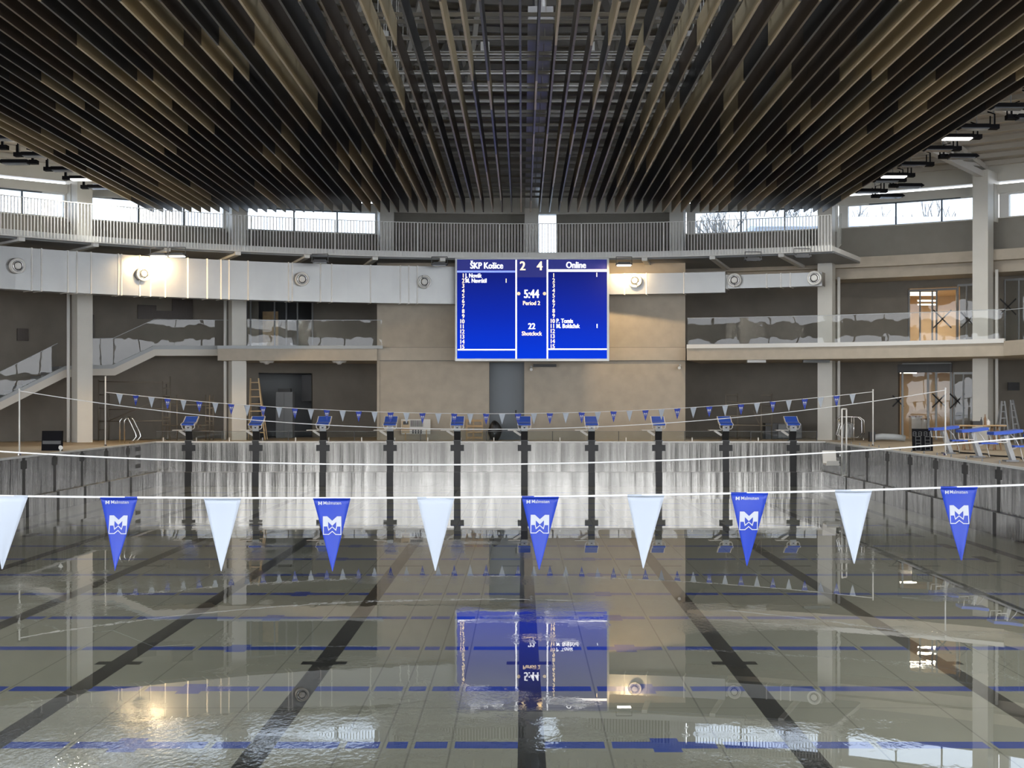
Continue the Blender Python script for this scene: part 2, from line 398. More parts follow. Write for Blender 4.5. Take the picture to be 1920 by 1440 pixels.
# windows
wn_i = 0
wlabel = {-4: 'far left bay beside the stair column', -3: 'bay over the left stair', -2: 'bay left of the dark gallery panels', 1: 'bay with bare trees outside, above the right duct', 2: 'bay right of the gallery end', 3: 'bay at the right edge'}
for k in (-7, -6, -5, -4, -3, -2, 1, 2, 3, 4, 5, 6):
    a0, a1 = 12*k+1.25, 12*(k+1)-.65
    wn_i += 1
    fr = mb('white_paint')
    fr.arc(RW, RW+.12, TZ-.05, TZ, a0, a1); fr.arc(RW, RW+.12, SZ, SZ+.03, a0, a1)
    fr.arc(RW, RW+.2, SZ, TZ, 12*k+.55, a0); fr.arc(RW, RW+.2, SZ, TZ, a1, 12*(k+1)-.5)
    o = fr.build('window_%d' % wn_i)
    struct(o, 'clerestory window, '+wlabel.get(k, 'bay outside the picture'), 'window')
    for t_ in (.36, .70):
        a = a0+(a1-a0)*t_; mb('mid_grey').arc(RW+.02, RW+.1, SZ, TZ, a-.05, a+.05).build('mullion', o)
    g_ = mb('window_glass'); p0, p1 = pol(a0, RW+.06), pol(a1, RW+.06)
    i = g_.pts([(*p0, SZ), (*p1, SZ), (*p1, TZ), (*p0, TZ)]); g_.face(i); g_.build('pane', o)
fr = mb('white_paint').arc(RW, RW+.1, 6.95, SZ+.9, acw0-.1, acw0).arc(RW, RW+.1, 6.95, SZ+.9, acw1, acw1+.1)
o = fr.build('window_13'); p0, p1 = pol(acw0, RW+.06), pol(acw1, RW+.06); g_ = mb('window_glass'); g_.face(g_.pts([(*p0, 6.95), (*p1, 6.95), (*p1, TZ), (*p0, TZ)])); g_.build('pane', o)
struct(o, 'narrow glazed door beside the middle column', 'window')
# cut-through for the narrow door: its bright pane stands in front of a gap in the gallery wall
p0, p1 = pol(acw0, RW-.03), pol(acw1, RW-.03)
# roof: shallow cone, rings of purlins, radial trusses
rf = mb('roof_deck'); NR = 60; top_r = rf.pts([(*pol(360*i/NR, 2.2), 12.97) for i in range(NR)])
ring = rf.pts([(*pol(360*i/NR, 31.5), 9.95) for i in range(NR)])
for i in range(NR): rf.face([top_r[i], ring[i], ring[(i+1) % NR], top_r[(i+1) % NR]])
struct(rf.build('ceiling', loc=(CX, CY, 0)), 'ribbed metal roof deck above the slats', 'ceiling')
def rz(r): return 9.95+(31.5-r)/31.5*3.25
sk = mb('clear_glass'); sk.face(sk.pts([(*pol(360*i/NR, 2.15), 13.0) for i in range(NR)]))  # unseen rooflight, added to bring more light into the hall
struct(sk.build('window_18'), 'added round rooflight over the middle of the hall, unseen above the picture', 'rooflight')
pr = mb('roof_white')
for r_ in range(7, 29, 1):
    z = rz(r_)-.16; pr.arc(r_, r_+.09, z-.06, z+.1, -AW, AW, 4)
struct(pr.build('ceiling_purlins'), 'pale rings of purlins under the roof deck', 'beam')
for k in range(-7, 8):
    t_ = mb('roof_white')
    def bp_(r, z): return (*pol(12*k, r), z)
    if k == 0:
        t_ = mb('girder_paint'); t_.bar(bp_(28, 9.42), bp_(.5, 9.42), .52, .34)
    else:
        t_.bar(bp_(28.3, 9.75), bp_(6.2, 10.2), .22, .22)
    for j in range(0, 12):
        r1, r2 = 27.5-2.1*j, 27.5-2.1*(j+1)
        if r2 < 6: break
        t_.bar(bp_(r1, 9.75 if j % 2 else rz(r1)-.3), bp_(r2, rz(r2)-.3 if j % 2 else 9.85), .12, .12)
    t_.bar(bp_(28.3, rz(28.3)-.25), bp_(6.2, rz(6.2)-.25), .2, .2)
    side = 'left' if k < 0 else 'right'
    tag(t_.build('roof_truss'), 'wide grey roof girder running down the middle above the slats' if k == 0 else
        'white steel roof truss, %s one to the %s of the middle girder' % (ordn(abs(k)), side), 'roof truss', 'radial roof trusses')
# columns
for k in range(-14, 16):
    a = 12*k; ca = Vector((*pol(a, R0), 0)); rad = Vector((math.sin(math.radians(a)), math.cos(math.radians(a)), 0)); tan = Vector((rad.y, -rad.x, 0))
    c_ = mb('column_paint'); c_.obox(ca+Vector((0, 0, 4.95)), tan*.28, rad*.32, (0, 0, 4.95))
    c_.obox(ca+rad*.8+Vector((0, 0, 9.0)), tan*.25, rad*.25, (0, 0, .9))
    c_.obox(ca+rad*.5+Vector((0, 0, 9.7)), tan*.26, rad*.6, (0, 0, .22))
    o = c_.build('column')
    names = {-3: 'white square column in front of the left stair', -2: 'white square column between left stair and ladder', -1: 'white column top left of the dark gallery panels',
             0: 'white column top directly above the scoreboard', 1: 'white column top right of the dark gallery panels', 2: 'white square column where the gallery railing ends',
             3: 'white square column behind the trestle table'}
    tag(o, names.get(k, 'white square column of the round hall, outside the picture'), 'column', 'hall columns')
    if k in (-3, -2, 2, 3):
        s_ = -1 if k < 0 else 1
        d_ = mb('white_paint'); q = ca+tan*(-.42 if k < 0 else .42)+rad*.25
        d_.cyl(q, q+Vector((0, 0, 6.3)), .06); tag(d_.build('downpipe'), 'pale downpipe beside the '+names[k].replace('white ', ''), 'pipe')
# gallery floor and middle floor
GR = 23.9; GA0, GA1 = -AW, ang(1560, GR)
W = mb('white_paint'); W.arc(GR, 29.0, 6.87, 7.04, GA0, GA1); W.arc(GR-.03, GR+.05, 6.84, 7.06, GA0, GA1)
W.mat('mid_grey').arc(GR+.3, 28.3, 6.80, 6.87, GA0, GA1)
for a in range(-80, 26, 6): W.mat('white_paint').bar((*pol(a, GR+.15), 6.80), (*pol(a, 28.2), 6.76), .2, .14)
struct(W.build('floor_gallery'), 'slim curved gallery slab along the ring of columns', 'gallery')
W = mb('fascia'); W.box(at(408, 52.7), CW0+.02, 52.7, 58, 3.05, 3.56)
a13 = math.degrees(math.asin((CW1-CX)/25.4)); aend = ang(1884, 25.4)
W.arc(25.4, 31, 3.05, 3.56, a13, aend); W.arc(27.2, 31, 3.0, 3.56, aend, AW); 
W.box(CW0, CW1, CWY-.08, CWY, 3.06, 3.55)
# step out towards the right edge of the picture
W.slab([pol(aend, 25.3), pol(aend+10, 22.5), pol(aend+10, 28), pol(aend, 28)], 3.05, 3.56)
W.mat('grey_trim').box(at(408, 52.7), at(718, 52.7), 52.62, 52.74, 3.50, 3.62); W.mat('white_paint').arc(25.33, 25.45, 3.50, 3.65, a13, aend)
struct(W.build('floor_middle'), 'plaster edged balcony slab of the middle storey', 'balcony slab')
# ================================================================ glass balustrades
def glass_run(name, pts, z0, z1, label, joints, zs=None):
    o = empty(name, (*pts[0], z0)); inv = Vector((*pts[0], z0))
    for i in range(len(pts)-1):
        a, b_ = pts[i], pts[i+1]; za, zb = (zs[i], zs[i+1]) if zs else (z0, z0); h = z1-z0
        g_ = mb('glass'); q = g_.pts([Vector((*a, za))-inv, Vector((*b_, zb))-inv, Vector((*b_, zb+h))-inv, Vector((*a, za+h))-inv]); g_.face(q); g_.build('glass_pane', o)
        r_ = mb('grey_trim'); r_.bar(Vector((*a, za+h))-inv, Vector((*b_, zb+h))-inv, .025, .02); r_.build('top_rail', o)
    return tag(o, label, 'balustrade')
glass_run('glass_balustrade', [(at(462, 52.75), 52.75), (at(558, 52.75), 52.75), (at(640, 52.75), 52.75), (at(716, 52.75), 52.75)], 3.6, 4.6, 'clear glass balustrade on the middle balcony left of the scoreboard', 0)
st = [(a13+.02)+(aend-a13)*i/8 for i in range(9)]
glass_run('glass_balustrade', [pol(a, 25.5) for a in st], 3.65, 4.66, 'long reflective glass balustrade on the middle balcony right of the scoreboard', 0)
glass_run('glass_balustrade', [pol(aend+.1, 25.35), pol(aend+5, 24), pol(aend+10, 22.6)], 3.6, 4.62, 'glass balustrade stepping forward at the right picture edge', 0)
# ================================================================ left stair along the ring
def sp(px, py, r=28.9): x_, y_ = on_ring(px, r); return Vector((x_, y_, zt(py, y_)))
top = [(-60, 780), (0, 747), (122, 686), (165, 685), (212, 684), (289, 648), (410, 648)]
bot = [(-60, 803), (0, 769), (122, 708), (165, 704), (216, 704), (292, 667), (410, 667)]
st_root = empty('staircase', (*on_ring(100, 28.9), 0)); SR = Vector(st_root.location)
def stringer(name, r, m_, up, dn, th):
    W = mb(m_)
    A = [sp(*p, r)-SR for p in up]; B = [sp(*p, r)-SR for p in dn]
    def outw(v): d = (v+SR-Vector((CX, CY, v.z+SR.z))); d.z = 0; return d.normalized()*th
    for i in range(len(A)-1):
        q = W.pts([A[i], A[i+1], B[i+1], B[i], A[i]+outw(A[i]), A[i+1]+outw(A[i+1]), B[i+1]+outw(B[i+1]), B[i]+outw(B[i])])
        for f_ in ((0,1,2,3),(4,7,6,5),(0,4,5,1),(3,2,6,7)): W.face([q[a] for a in f_])
        if i in (0, len(A)-2): W.face([q[0], q[3], q[7], q[4]]); W.face([q[1], q[5], q[6], q[2]])
    return W.build(name, st_root)
stringer('stringer', 28.9, 'stair_white', [(x_, y_+6) for x_, y_ in top], bot, .14)
stringer('glass_channel', 28.88, 'grey_trim', top, [(x_, y_+7) for x_, y_ in top], .08)
stringer('stair_flight', 29.05, 'stair_white', [(x_, y_+7) for x_, y_ in top], [(x_, y_-1) for x_, y_ in bot], 1.3)
for i in range(11):
    px = -58+17*i; py = np_ = 779-.515*17*i+(-4)
    a = sp(px, py, 28.97)-SR; b_ = sp(px+17, py, 28.97)-SR
    outv = (a+SR-Vector((CX, CY, a.z+SR.z))); outv.z = 0; outv.normalize()
    W = mb('mid_grey'); W.obox((a+b_)/2+outv*.6+Vector((0, 0, -.06)), (b_-a)/2, outv*.55, (0, 0, .07)); W.build('tread', st_root)
def glass_up(r, path, h, name='glass_pane'):
    for i in range(len(path)-1):
        a, b_ = sp(*path[i], r)-SR, sp(*path[i+1], r)-SR; u = Vector((0, 0, h))
        g_ = mb('glass'); g_.face(g_.pts([a, b_, b_+u, a+u])); g_.build(name, st_root)
        mb('grey_trim').bar(a+u, b_+u, .03, .02).build('handrail', st_root)
glass_up(28.93, [(-60, 780), (0, 747), (108, 692)], .95)
glass_up(28.93, [(165, 685), (212, 684), (289, 648), (428, 648)], 1.0)
tag(st_root, 'white stair with glass sides climbing behind the left column', 'staircase')
# ================================================================ gallery railing panels
npan = 0; a = GA1-.05; plist = []
while a > -60:
    a2 = a-7.35; plist.append((a2+.06, a)); a = a2
plist = plist[::-1]
for n_, (a0, a1) in enumerate(plist):
    o = empty('gallery_railing', (*pol(a0, GR-.04), 6.9)); L = Vector(o.location)
    bars = mb('white_paint'); k = int((math.radians(a1-a0)*GR)/.112)
    for i in range(k+1):
        a = a0+(a1-a0)*i/k; p = Vector((*pol(a, GR-.06), 6.88))-L
        bars.obox(p+Vector((0, 0, .62)), (.011, 0, 0), (0, .02, 0), (0, 0, .62))
    bars.build('balusters', o)
    tr_ = mb('white_paint'); j = 4
    for i in range(j):
        p, q = [Vector((*pol(a0+(a1-a0)*t/j, GR-.06), 8.13))-L for t in (i, i+1)]; tr_.bar(p, q, .045, .02)
    tr_.build('top_rail', o)
    tag(o, 'white barred railing panel of the curved upper gallery, %s from its right end' % ordn(len(plist)-n_), 'railing', 'gallery railing panels')
o = mb('glass').obox((*pol(GA1+.25, GR+.6), 7.6), (.02, 0, 0), (.1, .75, 0), (0, 0, .55)).build('end_screen'); tag(o, 'clear screen closing the right end of the gallery', 'screen')
# ================================================================ ceiling slats
ZB, HB = 8.50, .50; J0 = 51.1; NS = 72; pitch = (566+694)*50.9/F/(NS-1)
bm_mesh = {}
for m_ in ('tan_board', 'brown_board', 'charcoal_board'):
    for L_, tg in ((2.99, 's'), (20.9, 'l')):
        W = mb(m_); W.box(-.022, .022, -L_, 0, 0, HB); W.mat(m_.replace('board', 'edge')); W.m[0] = W.cur  # bottom face gets the lighter colour, painted as if lit from below
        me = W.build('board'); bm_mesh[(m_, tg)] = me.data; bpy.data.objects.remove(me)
for i in range(NS):
    X = -694*50.9/F + pitch*i
    root = empty('ceiling_slat', (X, J0, ZB+HB))
    last = None
    for j in range(11):
        r_ = random.random(); m_ = 'tan_board' if r_ < .30 else ('brown_board' if r_ < .65 else 'charcoal_board')
        if last and random.random() < .45: m_ = last
        last = m_
        tg = 's' if j < 10 else 'l'
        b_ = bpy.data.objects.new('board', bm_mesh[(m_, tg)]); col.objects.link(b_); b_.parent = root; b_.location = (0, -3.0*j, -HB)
    tag(root, 'long hanging ceiling slat of tan and dark boards, %s from the left' % ordn(i+1), 'ceiling slat', 'ceiling slats over the pool')
x0, x1 = -694*50.9/F-.2, -694*50.9/F+pitch*(NS-1)+.2
n_ = 0
for j in range(0, 10):
    for d_ in (.25, 1.5, 2.75):
        y = J0-3*j-d_; n_ += 1
        W = mb('roof_white'); W.box(x0, x1, y-.02, y+.02, ZB+HB+.001, ZB+HB+.075); W.box(x0, x1, y-.045, y+.045, ZB+HB+.065, ZB+HB+.075)
        for hx in range(8):
            xx = x0+.5+(x1-x0-1)*hx/7; W.box(xx-.008, xx+.008, y-.008, y+.008, ZB+HB+.07, rz(min(31, math.hypot(xx-CX, y-CY)))-.2)
        tag(W.build('slat_carrier_rail'), 'white cross rail carrying the ceiling slats, %s from the far end' % ordn(n_), 'rail', 'cross rails above the ceiling slats')
# ================================================================ air ducts
def duct(name, r0, r1, z0, z1, a0, a1, seams_, label, dif):
    o = empty(name, (*pol((a0+a1)/2, r0), z0)); L = Vector(o.location)
    W = mb('duct_metal'); W.arc(r0, r1, z0, z1, a0, a1); W.v = [tuple(Vector(p)-L) for p in W.v]; W.build('duct_body', o)
    for a in seams_:
        W = mb('white_paint'); W.arc(r0-.025, r1+.02, z0-.02, z1+.02, a-.05, a+.05); W.v = [tuple(Vector(p)-L) for p in W.v]; W.build('duct_flange', o)
    tag(o, label, 'air duct'); return o
def diffuser(px, z, r, size, label):
    x_, y_ = on_ring(px, r); d = Vector((CX-x_, CY-y_, 0)).normalized(); o = empty('jet_diffuser', (x_, y_, z))
    W = mb('white_paint'); W.cone(-d*.05, d*.16, size*.92, size*.80, 28); W.build('collar', o)
    W = MB(); W.mat('white_paint'); u = Vector((0, 0, 1)); s_ = d.cross(u)
    def tor(R_, q, rr, m_):
        W.mat(m_); W.tube([d*q+(s_*math.cos(t*math.pi/12)+u*math.sin(t*math.pi/12))*R_ for t in range(24)], rr, 8, closed=True)
    tor(size*.9, .17, size*.10, 'white_paint'); tor(size*.62, .16, size*.07, 'chrome'); tor(size*.76, .13, size*.08, 'black')
    W.mat('black').cone(d*.10, d*.165, size*.8, size*.7, 28)
    W.build('nozzle_rings', o)
    mb('white_paint').cone(d*.16, d*.22, size*.46, size*.36, 20).build('nozzle_core', o)
    tag(o, label, 'air nozzle', 'round jet nozzles on the air ducts'); return o
sm = [ang(p, 24.6) for p in (57, 125, 142, 220, 226, 280, 308, 387, 413, 464, 540, 547, 600, 621, 694, 750, 766, 782)]
duct('air_duct', 24.5, 25.12, 5.17, 6.57, -52, ang(862, 24.6), sm+[-50, -46, -42, -38, -34, -30, -26.5], 'big rectangular silver air duct left of the scoreboard', 0)
aA, aB = ang(1120, 24.8), ang(1362, 24.8)
duct('air_duct', 24.5, 25.1, 5.53, 6.30, aA, aB, [ang(1172, 24.8), ang(1213, 24.8), ang(1284, 24.8)], 'silver air duct right of the scoreboard, wider part', 0)
duct('air_duct', 24.6, 25.1, 5.68, 6.18, aB, ang(1546, 25), [aB+.1, ang(1441, 25), ang(1468, 25), ang(1486, 25)], 'narrower end of the silver air duct by the right column', 0)
for px, py, lb in ((30, 499, 'round jet nozzle on the left duct nearest the picture edge'), (267, 514, 'round jet nozzle on the left duct beside the lit floodlight'),
                   (565, 524, 'round jet nozzle midway along the left duct'), (795, 529, 'round jet nozzle on the left duct nearest the scoreboard')):
    x_, y_ = on_ring(px, 24.48); diffuser(px, zt(py, y_), 24.48, .26, lb)
for px, py, r_, lb in ((1191, 527, 24.48, 'round jet nozzle on the right duct beside the scoreboard'), (1378, 526, 24.58, 'round jet nozzle where the right duct narrows'), (1528, 522, 24.58, 'round jet nozzle at the end of the right duct')):
    x_, y_ = on_ring(px, r_); diffuser(px, zt(py, y_), r_, .26, lb)
# ================================================================ floodlights under the gallery
def lamp(px, py, lit, label, r=23.35, power=0):
    x_, y_ = on_ring(px, r); z = zt(py, y_); o = empty('floodlight', (x_, y_, z))
    W = mb('dark_grey'); W.box(-.30, .30, -.17, .17, 0, .05); W.box(-.22, .22, -.1, .1, .05, .10); W.build('housing', o)
    W = mb('dark_grey'); W.bar((-.29, 0, .03), (-.29, 0, .30), .02, .03); W.bar((.29, 0, .03), (.29, 0, .30), .02, .03); W.bar((-.29, 0, .30), (.29, 0, .30), .02, .03); W.build('bracket', o)
    W = mb('lamp_warm' if lit else 'lamp_off'); W.box(-.25, .25, -.14, .14, -.025, .0); W.build('lens', o)
    if lit:
        ld = bpy.data.lights.new('floodlight_beam', 'AREA'); ld.shape = 'RECTANGLE'; ld.size = .5; ld.size_y = .28; ld.energy = power; ld.color = (1, .70, .36)
        lo = bpy.data.objects.new('floodlight_beam', ld); col.objects.link(lo); lo.parent = o; lo.location = (0, 0, -.04)
        d = Vector((0, 0, -1)); lo.rotation_euler = (math.radians(30), 0, 0)
    tag(o, label, 'floodlight', 'floodlights under the gallery')
lamp(298, 480, True, 'lit floodlight left of the lit pair under the gallery', power=60)
lamp(332, 480, True, 'lit floodlight right of the lit pair under the gallery, brightest', power=80)
lamp(600, 492, False, 'unlit slim floodlight above the left duct, middle')
lamp(824, 497, False, 'unlit slim floodlight above the left duct next to the scoreboard')
lamp(1170, 497, True, 'single lit floodlight just right of the scoreboard', power=80)
lamp(1412, 488, False, 'unlit floodlight left of the pair near the right column')
lamp(1504, 482, False, 'unlit floodlight at the right end of the gallery')
# ================================================================ high bay luminaires beside the slats
def highbay(X, Y, side, lit, label):
    o = empty('high_bay_luminaire', (X, Y, 8.9))
    W = mb('black_plastic'); pl = [(-.5, .02), (-.40, .10), (.40, .10), (.5, .02), (.42, 0), (-.42, 0)]
    W.prism([(p[0]+side*.55, p[1]) for p in pl], -.2, .2); W.build('housing', o)
    W = mb('black_plastic'); W.box(-.12, .12, -.12, .12, -.02, .10); W.tube([(0, -.08, .1), (0, -.08, .38), (side*.2, -.08, .44)], .02, 6); W.tube([(-.08, .05, .1), (-.08, .05, .35)], .02, 6); W.build('driver_box', o)
    W = mb('lamp_cool' if lit else 'lamp_off'); W.box(side*.55-.38, side*.55+.38, -.17, .17, -.03, 0); W.build('lens', o)
    W = mb('mid_grey'); W.box(-.012, .012, -.012, .012, .1, rz(math.hypot(X-CX, Y-CY))-8.9-.25); W.build('suspension_rod', o)
    if lit:
        ld = bpy.data.lights.new('high_bay_beam', 'AREA'); ld.shape = 'RECTANGLE'; ld.size = .75; ld.size_y = .3; ld.energy = 110 if Y > 20 else 420; ld.color = (1, .95, .86)
        lo = bpy.data.objects.new('high_bay_beam', ld); col.objects.link(lo); lo.parent = o; lo.location = (side*.55, 0, -.05)
    tag(o, label, 'hanging lamp', 'high bay lamps beside the slats')
ry = [30.0, 31.2, 32.4, 33.6, 34.8, 36.1, 37.4, 38.8, 40.6, 41.9, 43.3, 45.4, 46.4, 47.6, 48.8, 50.0]
for i, Y in enumerate(ry):
    lit = Y in (38.8, 45.4)
    sd = -1 if (lit or i % 2 == 0) else 1
    highbay(12.8, Y, sd, lit, ('lit ' if lit else 'unlit black ')+'hanging lamp right of the slats, %s from the far end' % ordn(len(ry)-i))
ly = [33.0, 34.5, 36.0, 37.5, 38.9, 40.4, 41.6, 42.9, 44.2, 46.0, 47.9]
for i, Y in enumerate(ly):
    lit = Y == 46.0
    highbay(-15.2, Y, 1 if (lit or i % 2 == 0) else -1, lit, ('lit ' if lit else 'unlit black ')+'hanging lamp left of the slats, %s from the far end' % ordn(len(ly)-i))
for X_, Y_, sd_ in ((12.8, 15, -1), (12.8, 6, -1), (-15.2, 16, 1), (-15.2, 7, 1)):  # unseen lamps, added as fill and for warm reflections on the steel
    highbay(X_, Y_, sd_, True, 'added lit hanging lamp beside the slats, unseen, nearer than the picture shows')
# ================================================================ text helper
def text_mesh(items, name, parent, offset=0.0):
    """items: (string, x, z, size, align, material, widthscale); builds flat letters facing -Y as one mesh"""
    out = MB()
    for s_, x_, z_, size, al, m_, wsc in items:
        cu = bpy.data.curves.new('t', 'FONT'); cu.body = s_; cu.size = size; cu.align_x = al; cu.offset = .006*size; cu.resolution_u = 3
        ob = bpy.data.objects.new('t', cu); col.objects.link(ob)
        dg = bpy.context.evaluated_depsgraph_get(); me = bpy.data.meshes.new_from_object(ob.evaluated_get(dg))
        out.mat(m_); k = len(out.v)
        for n_, dx in enumerate([0] if offset == 0 else [-offset*size*.8, 0, offset*size*.8]):
            k = len(out.v); out.v += [(x_+dx+v.co.x*wsc, -.0004*n_, z_+v.co.y) for v in me.vertices]
            for p in me.polygons: out.face([k+i for i in p.vertices])
        bpy.data.objects.remove(ob); bpy.data.curves.remove(cu); bpy.data.meshes.remove(me)
    o = bpy.data.objects.new(name, bpy.data.meshes.new(name)); me = o.data
    me.from_pydata(out.v, [], out.f)
    for n in out.mats: me.materials.append(M[n])
    me.polygons.foreach_set('material_index', out.m); me.update()
    col.objects.link(o); o.parent = parent; return o
# ================================================================ scoreboard
SY = 51.45; sb = empty('scoreboard', (at(998.5, SY), SY, zt(676, SY)))
def S(px, py): return (at(px, SY)-sb.location.x, zt(py, SY)-sb.location.z)
x0, z0 = S(853.5, 677); x1, z1 = S(1142, 484.5)
W = mb('grey_trim'); W.box(x0, x1, .03, .22, z0, z1)
a0, c0 = S(857, 672.5); a1, c1 = S(1138, 486.5)
W.mat('duct_metal').box(x0, a0, -.03, .03, z0, z1).box(a1, x1, -.03, .03, z0, z1).box(a0, a1, -.03, .03, z0, c0).box(a0, a1, -.03, .03, c1, z1); W.build('frame', sb)
W = mb('screen'); W.box(a0, a1, .0, .03, c0, c1); sc = W.build('screen', sb)
def sbx(lst, name, m_, y=-.004):
    W = mb(m_)
    for p0, q0, p1, q1 in lst:
        xa, zb_ = S(p0, q1); xb, za = S(p1, q0); W.box(xa, xb, y, 0, zb_, za)
    return W.build(name, sc)
sbx([(857, 487, 966.5, 507), (1028.5, 487, 1138, 505), (969.5, 487, 1025, 520)], 'header_bar', 'text_navy', -.002)
sbx([(966.5, 487, 969.2, 672.5), (1025, 487, 1027.7, 672.5), (858, 654.5, 966.5, 657), (1028, 653.5, 1138, 656)], 'divider_lines', 'text_white')
sbx([(857, 507.5, 966, 511)], 'left_team_underline', 'line_blue'); sbx([(1028, 505, 1138, 509.5)], 'right_team_underline', 'text_white')
def T(s_, px, py, hpx, al='LEFT', m_='text_white', w_=.85):
    x_, z_ = S(px, py); return (s_, x_, z_, hpx/50.2/.72, al, m_, w_)
tm = text_mesh([T('ŠKP Košice', 912.5, 503.5, 12, 'CENTER', w_=.80)], 'home_team_name', sc, .03); tm.location.y = -.008
tm = text_mesh([T('Online', 1080, 502.5, 12, 'CENTER', w_=.82)], 'guest_team_name', sc, .03); tm.location.y = -.008
for s_, px in (('2', 980), ('4', 1012)):
    tm = text_mesh([T(s_, px, 506.5, 17, 'CENTER', 'text_warm', .9)], 'goal_total', sc, .035); tm.location.y = -.008
tm = text_mesh([T('5:44', 996.5, 558.5, 16, 'CENTER', w_=.75), T('22', 997, 617, 11.5, 'CENTER', w_=.85)], 'clock_digits', sc, .035); tm.location.y = -.006
tm = text_mesh([T('Period 2', 996.5, 572, 8, 'CENTER', 'text_warm', .85), T('Shotclock', 997, 629, 8, 'CENTER', 'text_warm', .85)], 'captions', sc, .03); tm.location.y = -.006
it = []
for n in range(15):
    it.append(T(str(n+1), 871, 520.5+9.53*n, 8, 'RIGHT', 'text_warm', .85)); it.append(T(str(n+1), 1040.5, 520+9.5*n, 8, 'RIGHT', 'text_warm', .85))
tm = text_mesh(it, 'player_numbers', sc, .03); tm.location.y = -.006
for s_, px, py in (('J. Novák', 872.5, 520.5), ('M. Navrátil', 872.5, 530), ('P. Tomis', 1043, 605.5), ('M. Boklažuk', 1043, 615)):
    tm = text_mesh([T(s_, px, py, 8.2, w_=.78)], 'player_name', sc, .03); tm.location.y = -.006
tm = text_mesh([T('1', 949, 530, 8, 'CENTER', 'text_warm'), T('1', 1119, 519, 8, 'CENTER', 'text_warm'), T('1', 1119.5, 615, 8, 'CENTER', 'text_white')], 'player_goals', sc, .03); tm.location.y = -.006
W = mb('text_dim')
for px in (972.5, 1021):
    x_, z_ = S(px, 550.5); W.cone((x_, -.006, z_), (x_, 0, z_), .065, .065, 20)
W.build('possession_dots', sc)
W = mb('dark_grey'); W.box(x0+.6, x0+.7, .1, .2, z1, z1+.08); W.box(x1-.7, x1-.6, .1, .2, z1, z1+.08); W.build('hanger', sb)
tag(sb, 'large blue electronic scoreboard hanging under the gallery', 'scoreboard')
# ================================================================ ropes, poles and pennants
def rope(Y, z0, zend, name, label, r, ya=None, xl=-13.95, xr=11.75):
    def z(X): return z0+(zend-z0)*((X+1.165)/12.8)**2
    W = mb('rope'); W.tube([(xl+(xr-xl)*i/80, Y, z(xl+(xr-xl)*i/80)) for i in range(81)], r, 6)
    o = W.build(name); tag(o, label, 'rope'); return z
def pole(X, Y, h, label, r=.022):
    W = mb('white_paint'); W.cyl((X, Y, 0), (X, Y, h), r, 10); o = empty('rope_pole', (X, Y, 0)); W.v = [(p[0]-X, p[1]-Y, p[2]) for p in W.v]; W.build('pole', o)
    mb('chrome').cone((0, 0, 0), (0, 0, .05), .05, .035, 12).build('socket', o)
    mb('white_paint').cone((0, 0, h), (0, 0, h+.04), .03, .02, 10).build('hook', o); tag(o, label, 'pole', 'poles holding ropes over the pool')
rope(7.2, 1.01, 1.80, 'flag_rope', 'near flag rope carrying the large pennants', .006)
rope(46.2, 1.08, 1.80, 'flag_rope', 'far flag rope carrying the row of small pennants', .012)
rope(38.3, .72, 1.79, 'false_start_rope', 'plain rope drooping over the far half of the pool', .013)
rope(16.3, .76, 1.79, 'false_start_rope', 'plain rope crossing in front of the pool end wall stripes', .010)
pole(-13.97, 46.2, 2.30, 'tall thin white pole left holding the far pennants'); pole(11.76, 46.2, 1.86, 'thin white pole right holding the far pennants, beside the lane rail')
pole(-13.97, 38.3, 1.82, 'white pole on the left deck holding the plain rope'); pole(11.76, 38.3, 1.84, 'white pole on the right deck in front of the dark display box')
pole(-13.97, 16.3, 1.82, 'pole outside the left picture edge'); pole(11.76, 16.3, 1.82, 'pole outside the right picture edge')
pole(-13.97, 7.2, 1.84, 'near flag pole outside the left picture edge'); pole(11.76, 7.2, 1.84, 'near flag pole outside the right picture edge')
def flag_mesh(m_, w_, h, lean=0, curl=0.01):
    W = mb(m_); W.sm = True; n, k = 9, 12; rows = []
    for j in range(k+1):
        t = j/k; hw = w_/2*(1-t)+.002; rows.append([])
        for i in range(n):
            s_ = -1+2*i/(n-1); x_ = s_*hw+lean*t
            y_ = curl*math.sin(3.0*t+.6)*(1-.3*t)+.5*curl*math.cos(s_*2.2+2*t)
            rows[-1].append((x_, y_, -h*t))
    A = [W.pts(r_) for r_ in rows]; B = [W.pts([(p[0], p[1]+.0012, p[2]) for p in r_]) for r_ in rows]
    for j in range(k):
        for i in range(n-1):
            W.face([A[j][i], A[j+1][i], A[j+1][i+1], A[j][i+1]]); W.face([B[j][i], B[j][i+1], B[j+1][i+1], B[j+1][i]])
        W.face([A[j][0], B[j][0], B[j+1][0], A[j+1][0]]); W.face([A[j][-1], A[j+1][-1], B[j+1][-1], B[j][-1]])
    W.face([*A[0], *B[0][::-1]]); W.sm = False
    W.tube([(-w_/2, .0, -.002), (w_/2, .0, -.002)], .007, 6)
    return W
def flagY(x_, z_, w_, h, lean, curl):       # front surface of the pennant at x, z
    t = -z_/h; hw = w_/2*(1-t)+.002; s_ = max(-1, min(1, (x_-lean*t)/hw))
    return curl*math.sin(3.0*t+.6)*(1-.3*t)+.5*curl*math.cos(s_*2.2+2*t)
